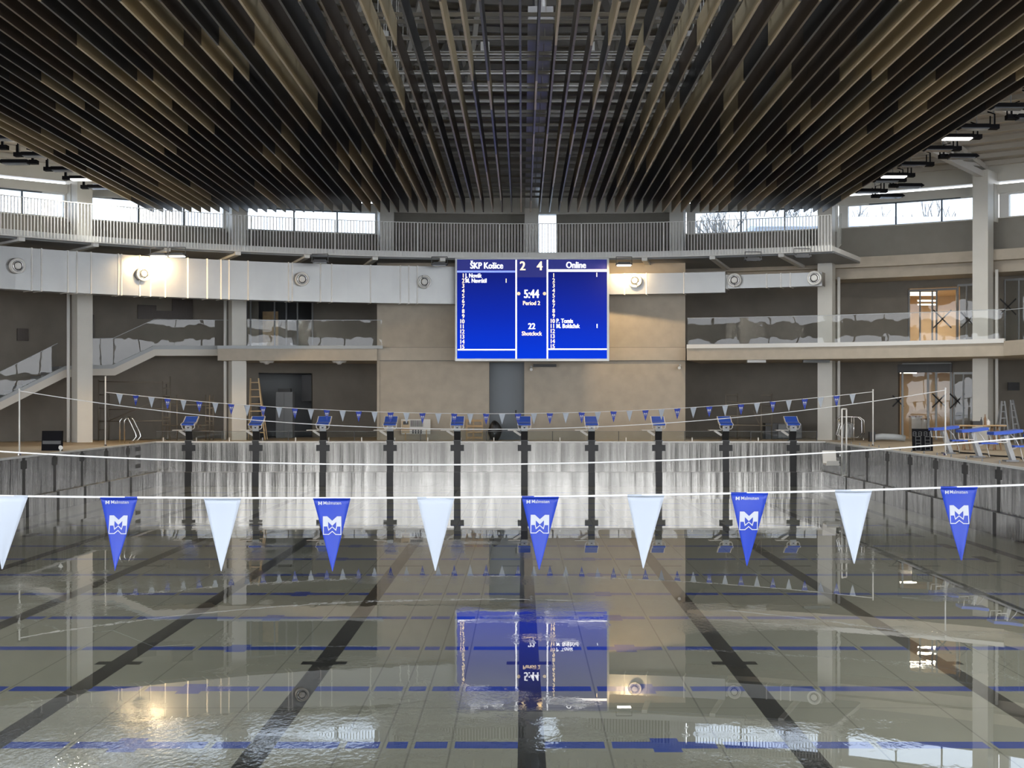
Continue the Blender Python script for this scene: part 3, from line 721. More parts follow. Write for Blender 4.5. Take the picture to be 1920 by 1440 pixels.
def logo(parent, w_, h, lean, curl, full=True, sc_=1.0):
    # square emblem: white M in the upper half, blue W outlined in white in the lower half
    s_ = .098*w_/.195; zc = -.095*h/.38
    def poly(P, m_, off, W):
        W.mat(m_); W.face(W.pts([(p[0]*s_, 0, zc+p[1]*s_) for p in P]))
    W = mb('print_white')
    # M: left upright, right upright, centre V
    for P in ([(-.5,0),(-.5,-.55),(-.22,-.55),(-.22,-.30),(-.27,0)], [(.5,0),(.5,-.55),(.22,-.55),(.22,-.30),(.27,0)],
              [(-.27,0),(-.22,-.30),(0,-.52),(0,-.24)], [(.27,0),(.22,-.30),(0,-.52),(0,-.24)],
              # outlined W
              [(-.5,-.55),(-.5,-1),(-.455,-1),(-.455,-.55)], [(.5,-.55),(.5,-1),(.455,-1),(.455,-.55)],
              [(-.5,-1),(-.17,-1),(-.19,-.955),(-.5,-.955)], [(.5,-1),(.17,-1),(.19,-.955),(.5,-.955)],
              [(-.19,-1),(0,-.84),(0,-.78),(-.21,-.955)], [(.19,-1),(0,-.84),(0,-.78),(.21,-.955)],
              [(-.22,-.55),(-.17,-.75),(-.21,-.79),(-.27,-.55)], [(.22,-.55),(.17,-.75),(.21,-.79),(.27,-.55)],
              [(-.21,-.79),(0,-.60),(0,-.54),(-.19,-.70)], [(.21,-.79),(0,-.60),(0,-.54),(.19,-.70)]):
        poly(P, 'print_white', 0, W)
    # small emblem
    k = .22
    W2 = mb('print_white')
    if full:
        for P in ([(-.5,0),(-.5,-1),(-.2,-1),(-.2,0)], [(.5,0),(.5,-1),(.2,-1),(.2,0)], [(-.2,-.1),(0,-.5),(0,-.85),(-.2,-.5)], [(.2,-.1),(0,-.5),(0,-.85),(.2,-.5)]):
            W2.face(W2.pts([(-.062*w_/.195*1.0+p[0]*.02, 0, -.018+p[1]*.018) for p in P]))
    def conform(vs): return [(x_+0, flagY(x_, z_, w_, h, lean, curl)-.0016, z_) for x_, y_, z_ in vs]
    # subdivide so the print follows the cloth
    for WW, nm in ((W, 'emblem'), (W2, 'small_emblem')):
        if not WW.f: continue
        me_o = WW.build(nm, parent); bm = bmesh.new(); bm.from_mesh(me_o.data)
        bmesh.ops.triangulate(bm, faces=bm.faces); bmesh.ops.subdivide_edges(bm, edges=bm.edges, cuts=1)
        for v in bm.verts: v.co.x += lean*(-v.co.z/h); v.co.y = flagY(v.co.x, v.co.z, w_, h, lean, curl)-.0022
        bm.to_mesh(me_o.data); bm.free()
    if full:
        t_ = text_mesh([('Malmsten', -.046, -.034, .0245, 'LEFT', 'print_white', 1.0)], 'lettering', parent, .0)
        for v in t_.data.vertices: v.co.y = flagY(v.co.x, v.co.z, w_, h, lean, curl)-.0022
# near pennants
NF = [(18, 'w'), (223, 'b'), (417, 'w'), (622, 'b'), (817, 'w'), (1013, 'b'), (1211, 'w'), (1405, 'b'), (1600, 'w'), (1798, 'b')]
NF = [(-370, 'w'), (-176, 'b')]+NF+[(1994, 'w'), (2190, 'b')]
cw = cb = 0
for i, (px, c) in enumerate(NF):
    X = at(px, 7.2); z = 1.01+.79*((X+1.165)/12.8)**2; lean = [-.012, .0, -.03, -.008, -.03, .004, -.008, -.004, -.008, -.004, .01, .006, .0, .0][i]
    lean = [0, 0, -.04, -.02, -.006, .004, -.002, -.006, -.014, -.012, .004, .012, 0, 0][i]
    curl = [.008, .012, -.010, .014, .006, .008, -.006, .010, .006, -.008, .008, .012, .01, .01][i]
    inview = 2 <= i < 12
    W = flag_mesh('flag_blue' if c == 'b' else 'flag_white', .193, .382, lean, curl)
    if c == 'b':
        o = empty('pennant', (X, 7.2, z)); W.build('cloth', o); logo(o, .193, .382, lean, curl)
        cb += inview
        tag(o, 'large blue pennant with white emblem, %s blue one from the left on the near rope' % ordn(cb) if inview else 'blue pennant on the near rope outside the %s picture edge' % ('left' if i < 2 else 'right'), 'pennant', 'large pennants on the near rope')
    else:
        cw += inview; o = W.build('pennant'); o.location = (X, 7.2, z)
        tag(o, 'large plain white pennant, %s white one from the left on the near rope' % ordn(cw) if inview else 'white pennant on the near rope outside the %s picture edge' % ('left' if i < 2 else 'right'), 'pennant', 'large pennants on the near rope')
# far pennants
wproto = flag_mesh('flag_white', .215, .36, 0, .01).build('pennant'); wproto.hide_render = False
bproto = empty('pennant', (0, 0, 0)); flag_mesh('flag_blue', .215, .36, 0, .01).build('cloth', bproto); logo(bproto, .215, .36, 0, .01, False)
cw = cb = 0
for i in range(47):
    px = 224.5+29.87*i; X = at(px, 46.2); z = 1.08+.72*((X+1.165)/12.8)**2
    if i % 2 == 0:
        o = wproto if i == 0 else copy_tree(wproto); cw += 1; lb = 'small white pennant, %s white one from the left on the far rope' % ordn(cw)
    else:
        o = bproto if i == 1 else copy_tree(bproto); cb += 1; lb = 'small blue pennant with white emblem, %s blue one from the left on the far rope' % ordn(cb)
    o.location = (X, 46.2, z-.005); o.rotation_euler.z = random.uniform(-.3, .3); tag(o, lb, 'pennant', 'small pennants on the far rope')
# ================================================================ starting blocks
def start_block(side):
    o = empty('starting_block', (0, 0, 0))
    W = mb('mid_grey'); W.box(-.16, .16, -.02, .30, 0, .04)
    W.mat('black' if not side else 'leg_grey'); W.obox((0, .12, .22), (.125, 0, 0), (0, .05, 0), (0, -.05, .19)) if not side else W.obox((0, .10, .32), (.11, 0, 0), (0, .055, 0), (0, -.11, .33))
    W.mat('grey_trim').box(-.12, .12, -.02, .14, .38, .47) if not side else None
    W.build('pedestal', o)
    W = mb('block_white')
    if not side:
        for x_ in (-.235, .235): W.tube([(x_, -.04, .62), (x_, -.04, .52), (x_*.8, -.04, .46)], .018, 6)
        W.tube([(-.19, -.04, .46), (.19, -.04, .46)], .018, 6); W.tube([(-.235, -.04, .60), (.235, -.04, .60)], .014, 6)
        W.box(-.12, -.05, -.05, .05, .49, .57); W.box(.05, .12, -.05, .05, .49, .57)
    else:
        for x_ in (-.22, .22): W.tube([(x_, -.30, .66), (x_, -.28, .48), (x_, -.02, .48), (x_, -.02, .66)], .016, 6)
        W.tube([(-.1, .15, .70), (-.1, .30, .55), (-.1, .42, .32), (-.1, .50, .0)], .014, 6)
    W.build('hand_grips', o)
    prof = [(-.14, .625), (.22, .69), (.60, .905)] if not side else [(-.36, .70), (.0, .72), (.36, .77)]
    W = mb('block_white')
    for (ya, za), (yb_, zb_) in zip(prof, prof[1:]):
        for s_ in ((-1, 1) if not side else ()): W.bar((s_*.245, ya, za), (s_*.245, yb_, zb_), .03, .06)
    W.bar((-.25, prof[-1][0], prof[-1][1]), (.25, prof[-1][0], prof[-1][1]), .03, .05); W.bar((-.25, prof[1][0], prof[1][1]+.012), (.25, prof[1][0], prof[1][1]+.012), .02, .03)
    W.build('platform_frame', o)
    W = mb('block_blue')
    for (ya, za), (yb_, zb_) in zip(prof, prof[1:]): W.bar((0, ya, za), (0, yb_, zb_), .46 if not side else .52, .05 if not side else .075)
    W.build('platform', o)
    if not side:
        W = mb('block_white'); W.box(-.62, -.15, .05, .40, .40, .425); W.bar((-.40, .2, .40), (-.13, .2, .22), .02, .08); W.build('side_step', o)
        W = mb('print_white'); W.box(-.085, .085, -.065, -.055, .44, .60); W.mat('black').box(-.03, .03, -.067, -.065, .49, .53); W.build('number_plate', o)
    else:
        W = mb('block_blue'); W.box(-.22, .22, .18, .62, .36, .40); W.mat('block_white').bar((0, .3, .36), (0, .14, .30), .04, .04); W.build('rear_step', o)
    return o
bp0 = start_block(False)
for i, X in enumerate(LX):
    o = bp0 if i == 0 else copy_tree(bp0); o.location = (X, YF-.02, 0)
    tag(o, 'blue topped starting block at the far pool end, %s from the left' % ordn(i+1), 'starting block', 'starting blocks on the far pool end')
bs0 = start_block(True)
for i, Y in enumerate((39.4, 36.9, 34.4, 31.9)):
    o = bs0 if i == 0 else copy_tree(bs0); o.location = (12.05, Y, 0); o.rotation_euler.z = -math.pi/2
    tag(o, 'blue topped starting block on the right deck, '+('nearest the display box', 'second from the display box', 'third from the display box', 'fourth, outside the picture')[i], 'starting block', 'starting blocks on the right deck')
# black stripe lips up the end edge
W = mb('black')
for X in LX: W.box(X-.125, X+.125, YF-.075, YF-.062, -.05, .03)
o = W.build('trim_8'); struct(o)
# low acrylic splash guard along the far end
gb = empty('splash_guard', (0, YF+.45, 0)); xa, xb = at(293, YF+.45), at(1532, YF+.45)
for i in range(20):
    a, b_ = xa+(xb-xa)*i/20, xa+(xb-xa)*(i+1)/20-.02
    W = mb('glass'); W.box(a, b_, -.006, .006, .03, .36); W.build('acrylic_panel', gb)
    W = mb('block_white'); W.box(a+.25, a+.29, -.03, .03, 0, .13); W.build('clamp', gb)
    if i % 2: W = mb('dark_grey'); W.box(b_-.0, b_+.025, -.015, .015, 0, .37); W.build('post', gb)
W = mb('mid_grey'); W.box(xa, xb, -.006, .006, .358, .37); W.build('top_rail', gb)
tag(gb, 'low clear splash guard behind the starting blocks', 'splash guard')
# ================================================================ ladders and recesses
W = mb('black')
for py in (842, 857, 874): 
    z = zt(py, 49.06); W.box(XL-.01, XL+.006, 48.75, 49.35, z-.07, z+.07)
struct(W.build('trim_9'))
W = mb('black')
for py in (841, 854, 869):
    z = zt(py, 49.6); W.box(XR-.006, XR+.01, 49.1, 49.9, z-.07, z+.07)
struct(W.build('trim_10'))
def handrails(X, Y, s_, label):
    o = empty('pool_ladder_rail', (X, Y, 0))
    for dy in (-.28, .28):
        W = mb('chrome'); W.tube([(-s_*.55, dy, 0), (-s_*.55, dy, .80), (-s_*.47, dy, .92), (-s_*.33, dy, .94), (-s_*.22, dy, .84), (s_*.0, dy, .38), (s_*.03, dy, .24), (-s_*.06, dy, .12), (-s_*.22, dy, .02)], .024, 8); W.build('rail', o)
    tag(o, label, 'ladder rail')
handrails(XL+.0, 49.0, 1, 'chrome ladder hoops at the far left pool corner')
# pool lift at the far right corner
o = empty('pool_lift', (XR-.1, 46.9, 0))
def rel(px, py, Y): return (at(px, Y)-o.location.x, Y-o.location.y, zt(py, Y))
W = mb('white_paint'); p = [rel(1578.5, 892, 46.9), rel(1578.5, 767, 46.9), rel(1587, 767, 47.1), rel(1587, 892, 47.1)]
W.tube([p[0], p[1]], .028, 8); W.tube([p[1], p[2]], .028, 8); W.tube([p[2], p[3]], .028, 8); W.tube([p[3], p[0]], .028, 8); W.build('mast', o)
a = rel(1545, 849, 46.9); b_ = rel(1564, 871, 46.9)
W = mb('paper'); W.bar((a[0], -.1, b_[2]+.02), (a[0]+.45, -.1, b_[2]+.02), .5, .07); W.obox((a[0]+.21, .14, (a[2]+b_[2])/2+.05), (.23, 0, 0), (0, .03, 0), (0, .06, .22)); W.obox((a[0]+.22, -.36, b_[2]+.06), (.20, 0, 0), (0, .02, 0), (0, -.03, .08)); W.build('seat', o)
W = mb('chrome'); W.tube([rel(1563, 869, 46.9), rel(1571, 868, 46.9), rel(1576, 858, 46.9), rel(1575, 846, 46.9)], .03, 8); W.build('arm_tube', o)
tag(o, 'white pool lift with seat hanging at the far right corner', 'pool lift')
# lane rope trolley on the right deck
o = empty('storage_trolley', (at(1597, 50.0), 50.0, 0)); B = Vector(o.location)
def rr(px, py, dy=0): return Vector((at(px, 50.0), 50.0+dy, max(.03, zt(py, 50.0))))-B
W = mb('chrome')
for dy in (0, .35):
    W.tube([rr(1578, 781, dy), rr(1612, 782, dy), rr(1620, 788, dy), rr(1621, 812, dy), rr(1612, 821, dy), rr(1580, 821, dy), rr(1572, 815, dy), rr(1578, 796, dy), rr(1572, 786, dy)], .02, 6, closed=True)
    W.tube([rr(1601, 782, dy), rr(1601, 827, dy)], .018, 6)
W.tube([rr(1619, 821), rr(1619, 827)], .02, 6); W.build('frame', o)
for i in range(4):
    W = mb('grey_trim'); W.tube([rr(1583+4*i, 820, .15), rr(1584+4*i, 797, .15), rr(1588+3.4*i, 790+i, .15), rr(1592+3*i, 797, .15), rr(1593+3*i, 820, .15)], .013, 6); W.build('hoop', o)
tag(o, 'chrome tube trolley standing by the far right column', 'trolley')
# ================================================================ deck items
def display_box(px0, px1, py0, py1, Y, label, digits):
    xa, xb = at(px0, Y), at(px1, Y); o = empty('display_box', ((xa+xb)/2, Y, 0)); h = zt(py0, Y); hw = (xb-xa)/2
    W = mb('black_plastic'); W.obox((0, .06, h/2), (hw, 0, 0), (0, .05, 0), (0, .03, h/2)); W.build('casing', o)
    W = mb('dark_grey')
    if digits:
        for r_, n_, s_ in ((.80, 4, .11), (.52, 2, .19), (.22, 2, .19)):
            for i in range(n_):
                cx = (i-(n_-1)/2)*s_*1.5; z_ = r_*h+.06; hh = s_*.55; y_ = .0+.03*(2*r_-1)
                for a, b_ in (((-.35, 1), (.35, 1)), ((-.35, 0), (.35, 0)), ((-.35, -1), (.35, -1)), ((-.4, -1), (-.4, 1)), ((.4, -1), (.4, 1))):
                    W.bar((cx+a[0]*s_, y_, z_+a[1]*hh-.08), (cx+b_[0]*s_, y_, z_+b_[1]*hh-.08), .02, .02)
        W.build('dark_segments', o)
    else: W.box(-hw*.9, hw*.9, .0, .01, .06, h*.5); W.build('lower_panel', o)
    tag(o, label, 'display box'); return o
display_box(78, 116, 808, 843, 41.8, 'plain black box standing on the left deck', False)
display_box(1712, 1749, 804, 841, 41.5, 'black display box with dark digit segments on the right deck', True)
W = mb('white_paint'); W.tube([(-13.74, 41.0, .0), (-13.72, 41.0, .14)], .025, 8); W.cone((-13.74, 40.98, .15), (-13.68, 40.86, .12), .04, .065, 12); tag(W.build('deck_spotlight'), 'small white spotlight at the left pool edge by the black box', 'lamp')
# trestle table
TY = 42.3; tx0, tx1 = at(1792, TY), at(1880, TY); o = empty('trestle_table', ((tx0+tx1)/2, TY, 0)); hw = (tx1-tx0)/2
mb('wood').box(-hw, hw, -.35, .35, .74, .77).build('tabletop', o)
for sx_ in (-hw+.25, hw-.25):
    W = mb('rust'); W.bar((sx_, 0, .72), (sx_, 0, .74), .7, .04)
    for sy_ in (-1, 1):
        W.bar((sx_-.12, sy_*.25, 0), (sx_, sy_*.25, .73), .04, .04); W.bar((sx_+.12, sy_*.25, 0), (sx_, sy_*.25, .73), .04, .04)
    W.bar((sx_, -.25, .3), (sx_, .25, .3), .03, .03); W.build('trestle', o)
tag(o, 'wooden trestle table on the right deck behind the starting blocks', 'table')
def item(name, label, cat, px, w_, h, m_, shape='box', d=.12):
    X = at(px, TY); o = mb(m_)
    if shape == 'box':
        o.box(X-w_/2, X+w_/2, TY-d, TY+d, .77, .77+h)
    else:
        o.cone((X, TY, .77), (X, TY, .77+h*.6), w_/2, w_/2); o.cone((X, TY, .77+h*.6), (X, TY, .77+h*.8), w_/2, w_*.18); o.cone((X, TY, .77+h*.8), (X, TY, .77+h), w_*.18, w_*.18)
    ob = o.build(name); tag(ob, label, cat)
item('toolbox', 'black toolbox lying on the trestle table', 'toolbox', 1831, .30, .12, 'black')
item('bottle', 'dark bottle on the trestle table next to the toolbox', 'bottle', 1840, .07, .24, 'dark_grey', 'c')
item('bottle', 'brown bottle standing tallest on the trestle table', 'bottle', 1847, .08, .33, 'rust', 'c')
item('bottle', 'pale squat container at the right of the trestle table', 'bottle', 1853, .12, .18, 'paper', 'c')
# deck pegs and hose along the right deck
W = mb('black'); W.tube([(12.6+.15*math.sin(i*.9)+.02*i, 41-.30*i, .03) for i in range(22)], .025, 6); tag(W.build('hose'), 'dark hose lying on the right deck under the blocks', 'hose')
pegs = [(11.42, 49.5-1.25*i) for i in range(14)]
pp = mb('mid_grey').cone((0, 0, 0), (0, 0, .08), .022, .015, 8).build('deck_anchor')
for i, (x_, y_) in enumerate(pegs):
    q = pp if i == 0 else pp.copy()
    if i: col.objects.link(q)
    q.location = (x_+.1, y_, 0); tag(q, 'small steel anchor on the right pool edge, %s from the far corner' % ordn(i+1), 'anchor', 'anchors along the right pool edge')
# ladders
def ladder(px0, px1, pxt0, pxt1, py0, py1, Y, m_, label, rungs, depth=.5, back=True):
    o = empty('stepladder', (at((px0+px1)/2, Y), Y, 0)); B = Vector(o.location)
    h = zt(py0, Y)
    a, b_ = Vector((at(px0, Y), Y, 0))-B, Vector((at(px1, Y), Y, 0))-B; c, d = Vector((at(pxt0, Y), Y+depth*.4, h))-B, Vector((at(pxt1, Y), Y+depth*.4, h))-B
    mb(m_).bar(a, c, .05, .06).build('side_rail', o); mb(m_).bar(b_, d, .05, .06).build('side_rail', o)
    for i in range(1, rungs+1):
        t = i/(rungs+.6); mb(m_).bar(a.lerp(c, t), b_.lerp(d, t), .05, .035).build('rung', o)
    if back:
        W = mb(m_); u = Vector((0, depth, 0)); W.bar(a+u, c+Vector((0, .03, 0)), .035, .035); W.bar(b_+u, d+Vector((0, .03, 0)), .035, .035); W.build('rear_frame', o)
    tag(o, label, 'ladder')
ladder(466, 497, 468, 483, 709, 0, 53.4, 'ladder_wood', 'tall wooden stepladder right of the left column', 8)
ladder(1872, 1893, 1882, 1887, 752, 0, 47.5, 'mid_grey', 'aluminium stepladder right of the right column, nearer one', 6)
ladder(1903, 1917, 1898, 1903, 750, 0, 48.2, 'mid_grey', 'aluminium stepladder at the right picture edge', 6)
# scaffolds
def scaffold(pxs, py0, Y, rungs, braces, label, d=.8):
    o = empty('scaffold', (at(pxs[0][0], Y), Y, 0)); B = Vector(o.location)
    for i, (px, top_) in enumerate(pxs):
        yy = Y+(d if i % 2 else 0); W = mb('scaffold'); x_ = at(px, yy)-B.x; W.cyl((x_, yy-Y, 0), (x_, yy-Y, zt(top_, yy)), .026, 6); W.build('standard', o)
    for a, b_, c, e_ in rungs:
        W = mb('scaffold'); W.cyl(Vector((at(a, Y), Y, zt(b_, Y)))-B, Vector((at(c, Y), Y, zt(e_, Y)))-B, .022, 6); W.build('ledger', o)
    for a, b_, c, e_ in braces:
        W = mb('scaffold'); W.cyl(Vector((at(a, Y+.1), Y+.1, zt(b_, Y)))-B, Vector((at(c, Y+.1), Y+.1, zt(e_, Y)))-B, .022, 6); W.build('brace', o)
    tag(o, label, 'scaffold', 'scaffolds')
scaffold([(185, 712), (204, 738), (305, 715), (312, 720), (319, 706), (317, 742)], 0, 52.3,
         [(186, 715, 319, 718), (186, 740, 204, 741), (186, 765, 204, 767), (186, 790, 204, 790), (204, 768, 317, 766), (200, 790, 317, 789), (305, 728, 319, 728), (305, 742, 319, 742), (305, 755, 319, 755), (305, 769, 319, 769), (305, 783, 319, 783), (305, 797, 319, 797), (186, 806, 204, 806)],
         [(202, 790, 310, 744)], 'rust brown scaffold frame under the left stair landing')
scaffold([(332, 740), (386, 740), (393, 741), (400, 741)], 0, 52.3,
         [(321, 798, 400, 797), (386, 752, 400, 752), (386, 765, 400, 765), (386, 778, 400, 778), (360, 808, 400, 808), (386, 790, 400, 790), (321, 758, 393, 760), (372, 797, 372, 808)], [(372, 797, 386, 808)], 'lower scaffold frame left of the second column')
scaffold([(1361, 737), (1383, 738), (1427, 752), (1447, 738)], 0, 53.2,
         [(1361, 741, 1383, 741), (1361, 762, 1383, 762), (1361, 797, 1447, 798), (1427, 741, 1447, 741), (1361, 752, 1447, 763), (1361, 780, 1427, 780), (1427, 775, 1447, 775)], [(1412, 770, 1424, 797)], 'grey scaffold frame in front of the dark wall right of centre')
# things behind the far deck
Y = 52.7
o = empty('notice_board', (at(780, Y), Y-.0, .2)); B = Vector(o.location)
def nb(p0, q0, p1, q1, m_, name, y=-.02): mb(m_).box(at(p0, Y)-B.x, at(p1, Y)-B.x, y, 0, zt(q1, Y)-B.z, zt(q0, Y)-B.z).build(name, o)
nb(752, 786, 807, 814, 'paper', 'sheet'); nb(753, 789, 768, 812, 'cream', 'pictures', -.03)
W = mb('dark_grey')
for i in range(11): W.box(at(770+2.2*i, Y)-B.x, at(771+2.2*i, Y)-B.x, -.035, 0, zt(800, Y)-B.z, zt(788, Y)-B.z)
W.mat('rust').box(at(752, Y)-B.x, at(793, Y)-B.x, -.034, 0, zt(805, Y)-B.z, zt(803, Y)-B.z); W.mat('dark_grey').box(at(756, Y)-B.x, at(766, Y)-B.x, -.036, 0, zt(796, Y)-B.z, zt(790, Y)-B.z)
for i in range(4): W.box(at(773+5*i, Y)-B.x, at(776+5*i, Y)-B.x, -.036, 0, zt(813, Y)-B.z, zt(806, Y)-B.z)
W.build('printed_rows', o); W = mb('wood'); W.bar((-.4, -.01, -.2), (-.4, .0, .6), .04, .03); W.bar((.4, -.01, -.2), (.4, .0, .6), .04, .03); W.build('leg', o)
tag(o, 'white printed board leaning below the scoreboard, left of centre', 'board')
o = empty('wooden_crate', (at(890, Y), Y, 0))
for zz in (.1, .32, .54, .75): mb('wood').box(-.32, .30, -.03, .0, zz-.04, zz+.04).build('slat', o)
for xx in (-.31, -.05, .29): mb('ladder_wood').box(xx-.03, xx+.03, 0, .04, 0, .82).build('post', o)
tag(o, 'small wooden crate frame against the wall left of the door', 'crate')
bm = bmesh.new(); bmesh.ops.create_icosphere(bm, subdivisions=3, radius=.3)
for v in bm.verts: v.co = Vector((v.co.x*.9, v.co.y*.7, v.co.z*1.2+.36+.05*math.sin(9*v.co.x+7*v.co.z)))
me = bpy.data.meshes.new('refuse_sack'); bm.to_mesh(me); bm.free(); me.materials.append(M['black'])
for v in me.vertices: v.co.z = max(0, v.co.z)
o = bpy.data.objects.new('refuse_sack', me); col.objects.link(o); o.location = (at(928, 52.5), 52.5, 0); tag(o, 'dark bulging sack in front of the blue-grey door', 'sack')
o = empty('security_camera', (at(996, 52.8), 52.78, zt(691, 52.8))); mb('white_paint').cone((0, .02, 0), (0, -.16, -.04), .05, .06, 12).build('body', o); mb('grey_trim').box(-.03, .03, 0, .1, 0, .1).build('bracket', o)
tag(o, 'small camera under the lower edge of the scoreboard', 'camera')
W = mb('black').box(at(1000, 52.8), at(1043, 52.8), 52.7, 52.88, zt(688, 52.8), zt(683, 52.8)); tag(W.build('cable_tray'), 'short black bar on the wall below the scoreboard', 'tray')
o = empty('security_camera', (at(1275, 52.8), 52.78, zt(688, 52.8))); mb('white_paint').cone((0, .02, 0), (-.05, -.18, -.04), .05, .06, 12).build('body', o); mb('grey_trim').box(-.03, .03, 0, .1, 0, .1).build('bracket', o)
tag(o, 'small white camera at the right corner of the beige block', 'camera')
# ================================================================ rooms behind the back wall
def room(a0, a1, z0, z1, r0, r1, m_, name):
    W = mb(m_); am = (a0+a1)/2
    W.arc(r1, r1+.1, z0, z1, a0-3, a1+3); W.arc(r0, r1, z0-.06, z0+.001, a0-3, a1+3); W.arc(r0, r1, z1, z1+.08, a0-3, a1+3)
    W.arc(r0, r1, z0, z1, a0-3.1, a0-3); W.arc(r0, r1, z0, z1, a1+3, a1+3.1)
    return struct(W.build(name), 'room seen through an opening in the back wall', 'wall')
room(aR0, aR1, 0, 2.95, 30.95, 34.5, 'room_wall', 'wall_room_lower'); room(aU0, aU1, 3.58, 5.95, 30.95, 35.5, 'room_wall', 'wall_room_upper')
room(aL0, aL1, 0, 2.65, 30.95, 33, 'mid_grey', 'wall_room_left'); room(aL0-1.5, aL1, 3.58, 6.0, 30.95, 33, 'dark_grey', 'wall_room_upper_left')
def ring_light(px, py, len_, r, label, n_=1):
    x_, y_ = on_ring(px, r); o = empty('strip_light', (x_, y_, zt(py, y_))); mb('tube_light').box(-len_/2, len_/2, -.05, .05, -.025, .02).build('tube', o); mb('white_paint').box(-len_/2-.03, len_/2+.03, -.06, .06, .02, .06).build('batten', o)
    ld = bpy.data.lights.new('strip_glow', 'AREA'); ld.shape = 'RECTANGLE'; ld.size = len_; ld.size_y = .1; ld.energy = 9; ld.color = (1, .82, .58)
    lo = bpy.data.objects.new('strip_glow', ld); col.objects.link(lo); lo.parent = o; lo.location = (0, 0, -.04)
    tag(o, label, 'strip light', 'strip lights in the lit rooms')
ring_light(1730, 549, 1.15, 31.6, 'front strip light in the upper lit room')
ring_light(1728, 553, 1.15, 32.2, 'second strip light in the upper lit room')
ring_light(1738, 564, .75, 33.2, 'third strip light in the upper lit room')
ring_light(1738, 571, .75, 34.2, 'rear strip light in the upper lit room')
ring_light(1700, 699, .8, 32.5, 'strip light in the lower lit room')
def glazing(name, pxs, py0, py1, r, label, cross, m_='grey_trim', fw=.07):
    x_, y_ = on_ring(pxs[0], r); o = empty(name, (x_, y_, zt(py1, y_))); B = Vector(o.location)
    zt_, zb_ = zt(py0, y_), zt(py1, y_)
    P = [Vector((*on_ring(p, r), 0)) for p in pxs]
    for p in P: mb(m_).box(p.x-B.x-fw/2, p.x-B.x+fw/2, p.y-B.y-.04, p.y-B.y+.04, 0, zt_-zb_).build('mullion', o)
    for p, q in zip(P, P[1:]):
        a, b_ = Vector((p.x-B.x, p.y-B.y, 0)), Vector((q.x-B.x, q.y-B.y, 0)); u = Vector((0, 0, zt_-zb_))
        g_ = mb('glass'); g_.face(g_.pts([a, b_, b_+u, a+u])); g_.build('pane', o)
        mb(m_).bar(a+u, b_+u, .06, .08).build('head_rail', o)
    for px, py, s_ in cross:
        x2, y2 = on_ring(px, r-.05); c = Vector((x2, y2, zt(py, y2)))-B
        W = mb('tape'); W.bar(c+Vector((-s_, 0, -s_)), c+Vector((s_, 0, s_)), .02, .05); W.bar(c+Vector((-s_, 0, s_)), c+Vector((s_, 0, -s_)), .02, .05); W.build('tape_cross', o)
    return struct(o, label, 'door')
glazing('door_2', [1692, 1740, 1755, 1783], 683, 826, 30.55, 'glazed double door with taped cross in the lower right bay', [(1761, 751, .27), (1684, 752, .22)])
mb('dark_grey').arc(30.5, 30.58, 2.62, 2.95, aR0, aR1).build('trim_11')['kind'] = 'structure'
glazing('door_3', [1704, 1725, 1748, 1756, 1794], 545, 648, 30.5, 'glazed door front with taped cross in the upper right bay', [(1767, 598, .35)], 'mid_grey', .05)
glazing('window_14', [1796, 1812, 1832], 535, 648, 29.6, 'glass partition beside the right column, upper storey', [(1816, 600, .3)], 'mid_grey', .04)
glazing('window_15', [1788, 1806, 1824], 700, 826, 29.2, 'dusty glass partition beside the right column, lower storey', [(1795, 752, .28)], 'grey_trim', .04)
glazing('window_16', [1884, 1910, 1935], 525, 645, 29.6, 'glass partition right of the right column', [(1890, 575, .3)], 'mid_grey', .04)
glazing('window_17', [462, 470, 515, 537, 558, 586], 562, 650, 30.4, 'glazed partition behind the left balcony', [], 'mid_grey', .06)
x_, y_ = on_ring(507, 31.2); W = mb('wood'); W.box(x_-.32, x_+.32, y_, y_+.04, 3.58, zt(584, y_)); tag(W.build('plywood_sheet'), 'tan plywood sheet behind the glass partition left of the scoreboard', 'board')
x_, y_ = on_ring(533, 30.2); o = empty('locker', (x_, y_, 0)); mb('mid_grey').box(-.34, .34, 0, .5, 0, zt(735, y_)).build('body', o); mb('dark_grey').box(-.01, .0, -.01, 0, .05, zt(735, y_)-.05).build('door_gap', o)
tag(o, 'tall dark grey cabinet in the opening left of centre', 'cabinet')
x_, y_ = on_ring(530, 30.2); W = mb('black'); W.box(x_-.2, x_+.3, y_+.1, y_+.4, zt(735, y_)+.001, zt(735, y_)+.14); tag(W.build('box'), 'black case lying on top of the grey cabinet', 'box')
x_, y_ = on_ring(575, 31.4); W = mb('black'); W.box(x_-.2, x_+.2, y_, y_+.1, zt(752, y_), zt(703, y_)); tag(W.build('hanging_sheet'), 'dark sheet hanging in the opening left of centre', 'sheet')
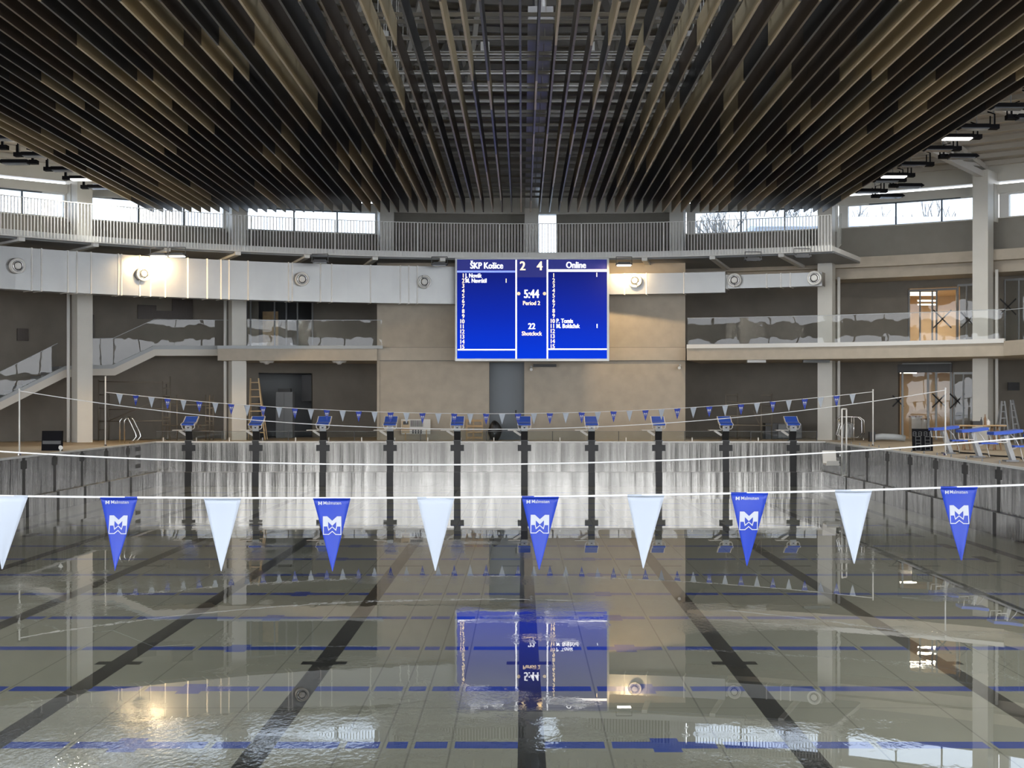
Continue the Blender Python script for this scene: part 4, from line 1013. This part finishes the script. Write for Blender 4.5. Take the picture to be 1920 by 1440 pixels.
# cartons in the lower lit room and wrapped bundles on the right deck
for px, w_, h, lb in ((1719, .42, .85, 'pale tall carton left in the lower lit room'), (1736, .3, .75, 'pale tall carton right in the lower lit room')):
    x_, y_ = on_ring(px, 32); W = mb('paper'); W.box(x_-w_/2, x_+w_/2, y_, y_+.4, 0.002, h); W.mat('rust').box(x_-w_/2-.01, x_+w_/2+.01, y_-.01, y_+.41, h, h+.05); tag(W.build('carton'), lb, 'carton')
o = empty('wrapped_bundle', (at(1665, 51), 51, 0)); W = mb('grey_trim'); W.tube([(-.62, 0, .14), (-.2, .02, .19), (.25, 0, .17), (.62, .02, .12)], .12, 10); W.build('roll', o); mb('black').box(-.7, -.5, -.12, .12, 0.0, .36).build('strap_block', o)
tag(o, 'grey wrapped roll lying against the dark wall right of the column', 'bundle')
x_, y_ = on_ring(1490, 29.8); W = mb('dark_grey'); W.box(at(1432, 55), at(1500, 55), 54.6, 55.2, 0, .62); W.mat('mid_grey').box(at(1455, 55), at(1498, 55), 54.5, 54.6, .05, .58); tag(W.build('equipment_chest'), 'dark chest behind the two rightmost starting blocks', 'chest')
W = mb('black'); x_, y_ = on_ring(1900, 30.5); W.box(x_-.22, x_+.22, y_-.05, y_, zt(732, y_), zt(717, y_)); struct(W.build('trim_12'))
# soffit fittings below the middle slab and gallery
for px, py, lb in ((500, 683, 'round soffit lamp under the left balcony, left one'), (636, 682, 'round soffit lamp under the left balcony, right one')):
    o = empty('soffit_lamp', (at(px, 53.4), 53.4, 3.05)); mb('white_paint').cone((0, 0, 0), (0, 0, -.07), .30, .24, 20).build('disc', o); mb('paper').cone((0, 0, -.07), (0, 0, -.13), .14, .06, 16).build('diffuser', o); tag(o, lb, 'ceiling lamp')
for px, ln, lb in ((1418, .35, 'short white light under the right balcony'), (1530, .5, 'dark long light under the right balcony')):
    o = empty('soffit_lamp', (at(px, 52), 52, 3.0)); mb('white_paint' if px < 1500 else 'mid_grey').box(-ln, ln, -.1, .1, -.05, .05).build('batten', o); tag(o, lb, 'ceiling lamp')
# ================================================================ outside: low building and bare trees
o = empty('outside_building', (24, 88, -2.4)); mb('facade').box(-9, 9, 0, 8, 0, 15.0).build('wall', o); mb('snow').box(-9.5, 9.5, -.5, 8.5, 15.0, 15.6).build('roof', o); tag(o, 'pale flat roofed building outside the right windows', 'building')
def tree(X, Y, h, seed, label):
    rnd = random.Random(seed); o = empty('bare_tree', (X, Y, -2.4)); W = mb('bark')
    def grow(p, d, L, r_, n):
        q = p+d*L; W.bar(p, q, r_*2, r_*2)
        if n == 0: return
        for _ in range(3 if n > 1 else 2):
            dd = (d+Vector((rnd.uniform(-.75, .75), rnd.uniform(-.3, .3), rnd.uniform(-.1, .5)))).normalized(); grow(q, dd, L*rnd.uniform(.6, .8), r_*.62, n-1)
    W.bar((0, 0, 0), (0, 0, h*.5), .35, .35); grow(Vector((0, 0, h*.5)), Vector((0, 0, 1)), h*.18, .12, 4); W.build('branches', o); tag(o, label, 'tree', 'bare trees outside')
for i, px in enumerate((1320, 1370, 1410, 1455, 1500, 1600, 1650, 1700, 1735)):
    tree(at(px, 100), 100, 17.0+(i % 3)*.6, 20+i, 'bare winter tree outside the right windows, %s from the left' % ordn(i+1))
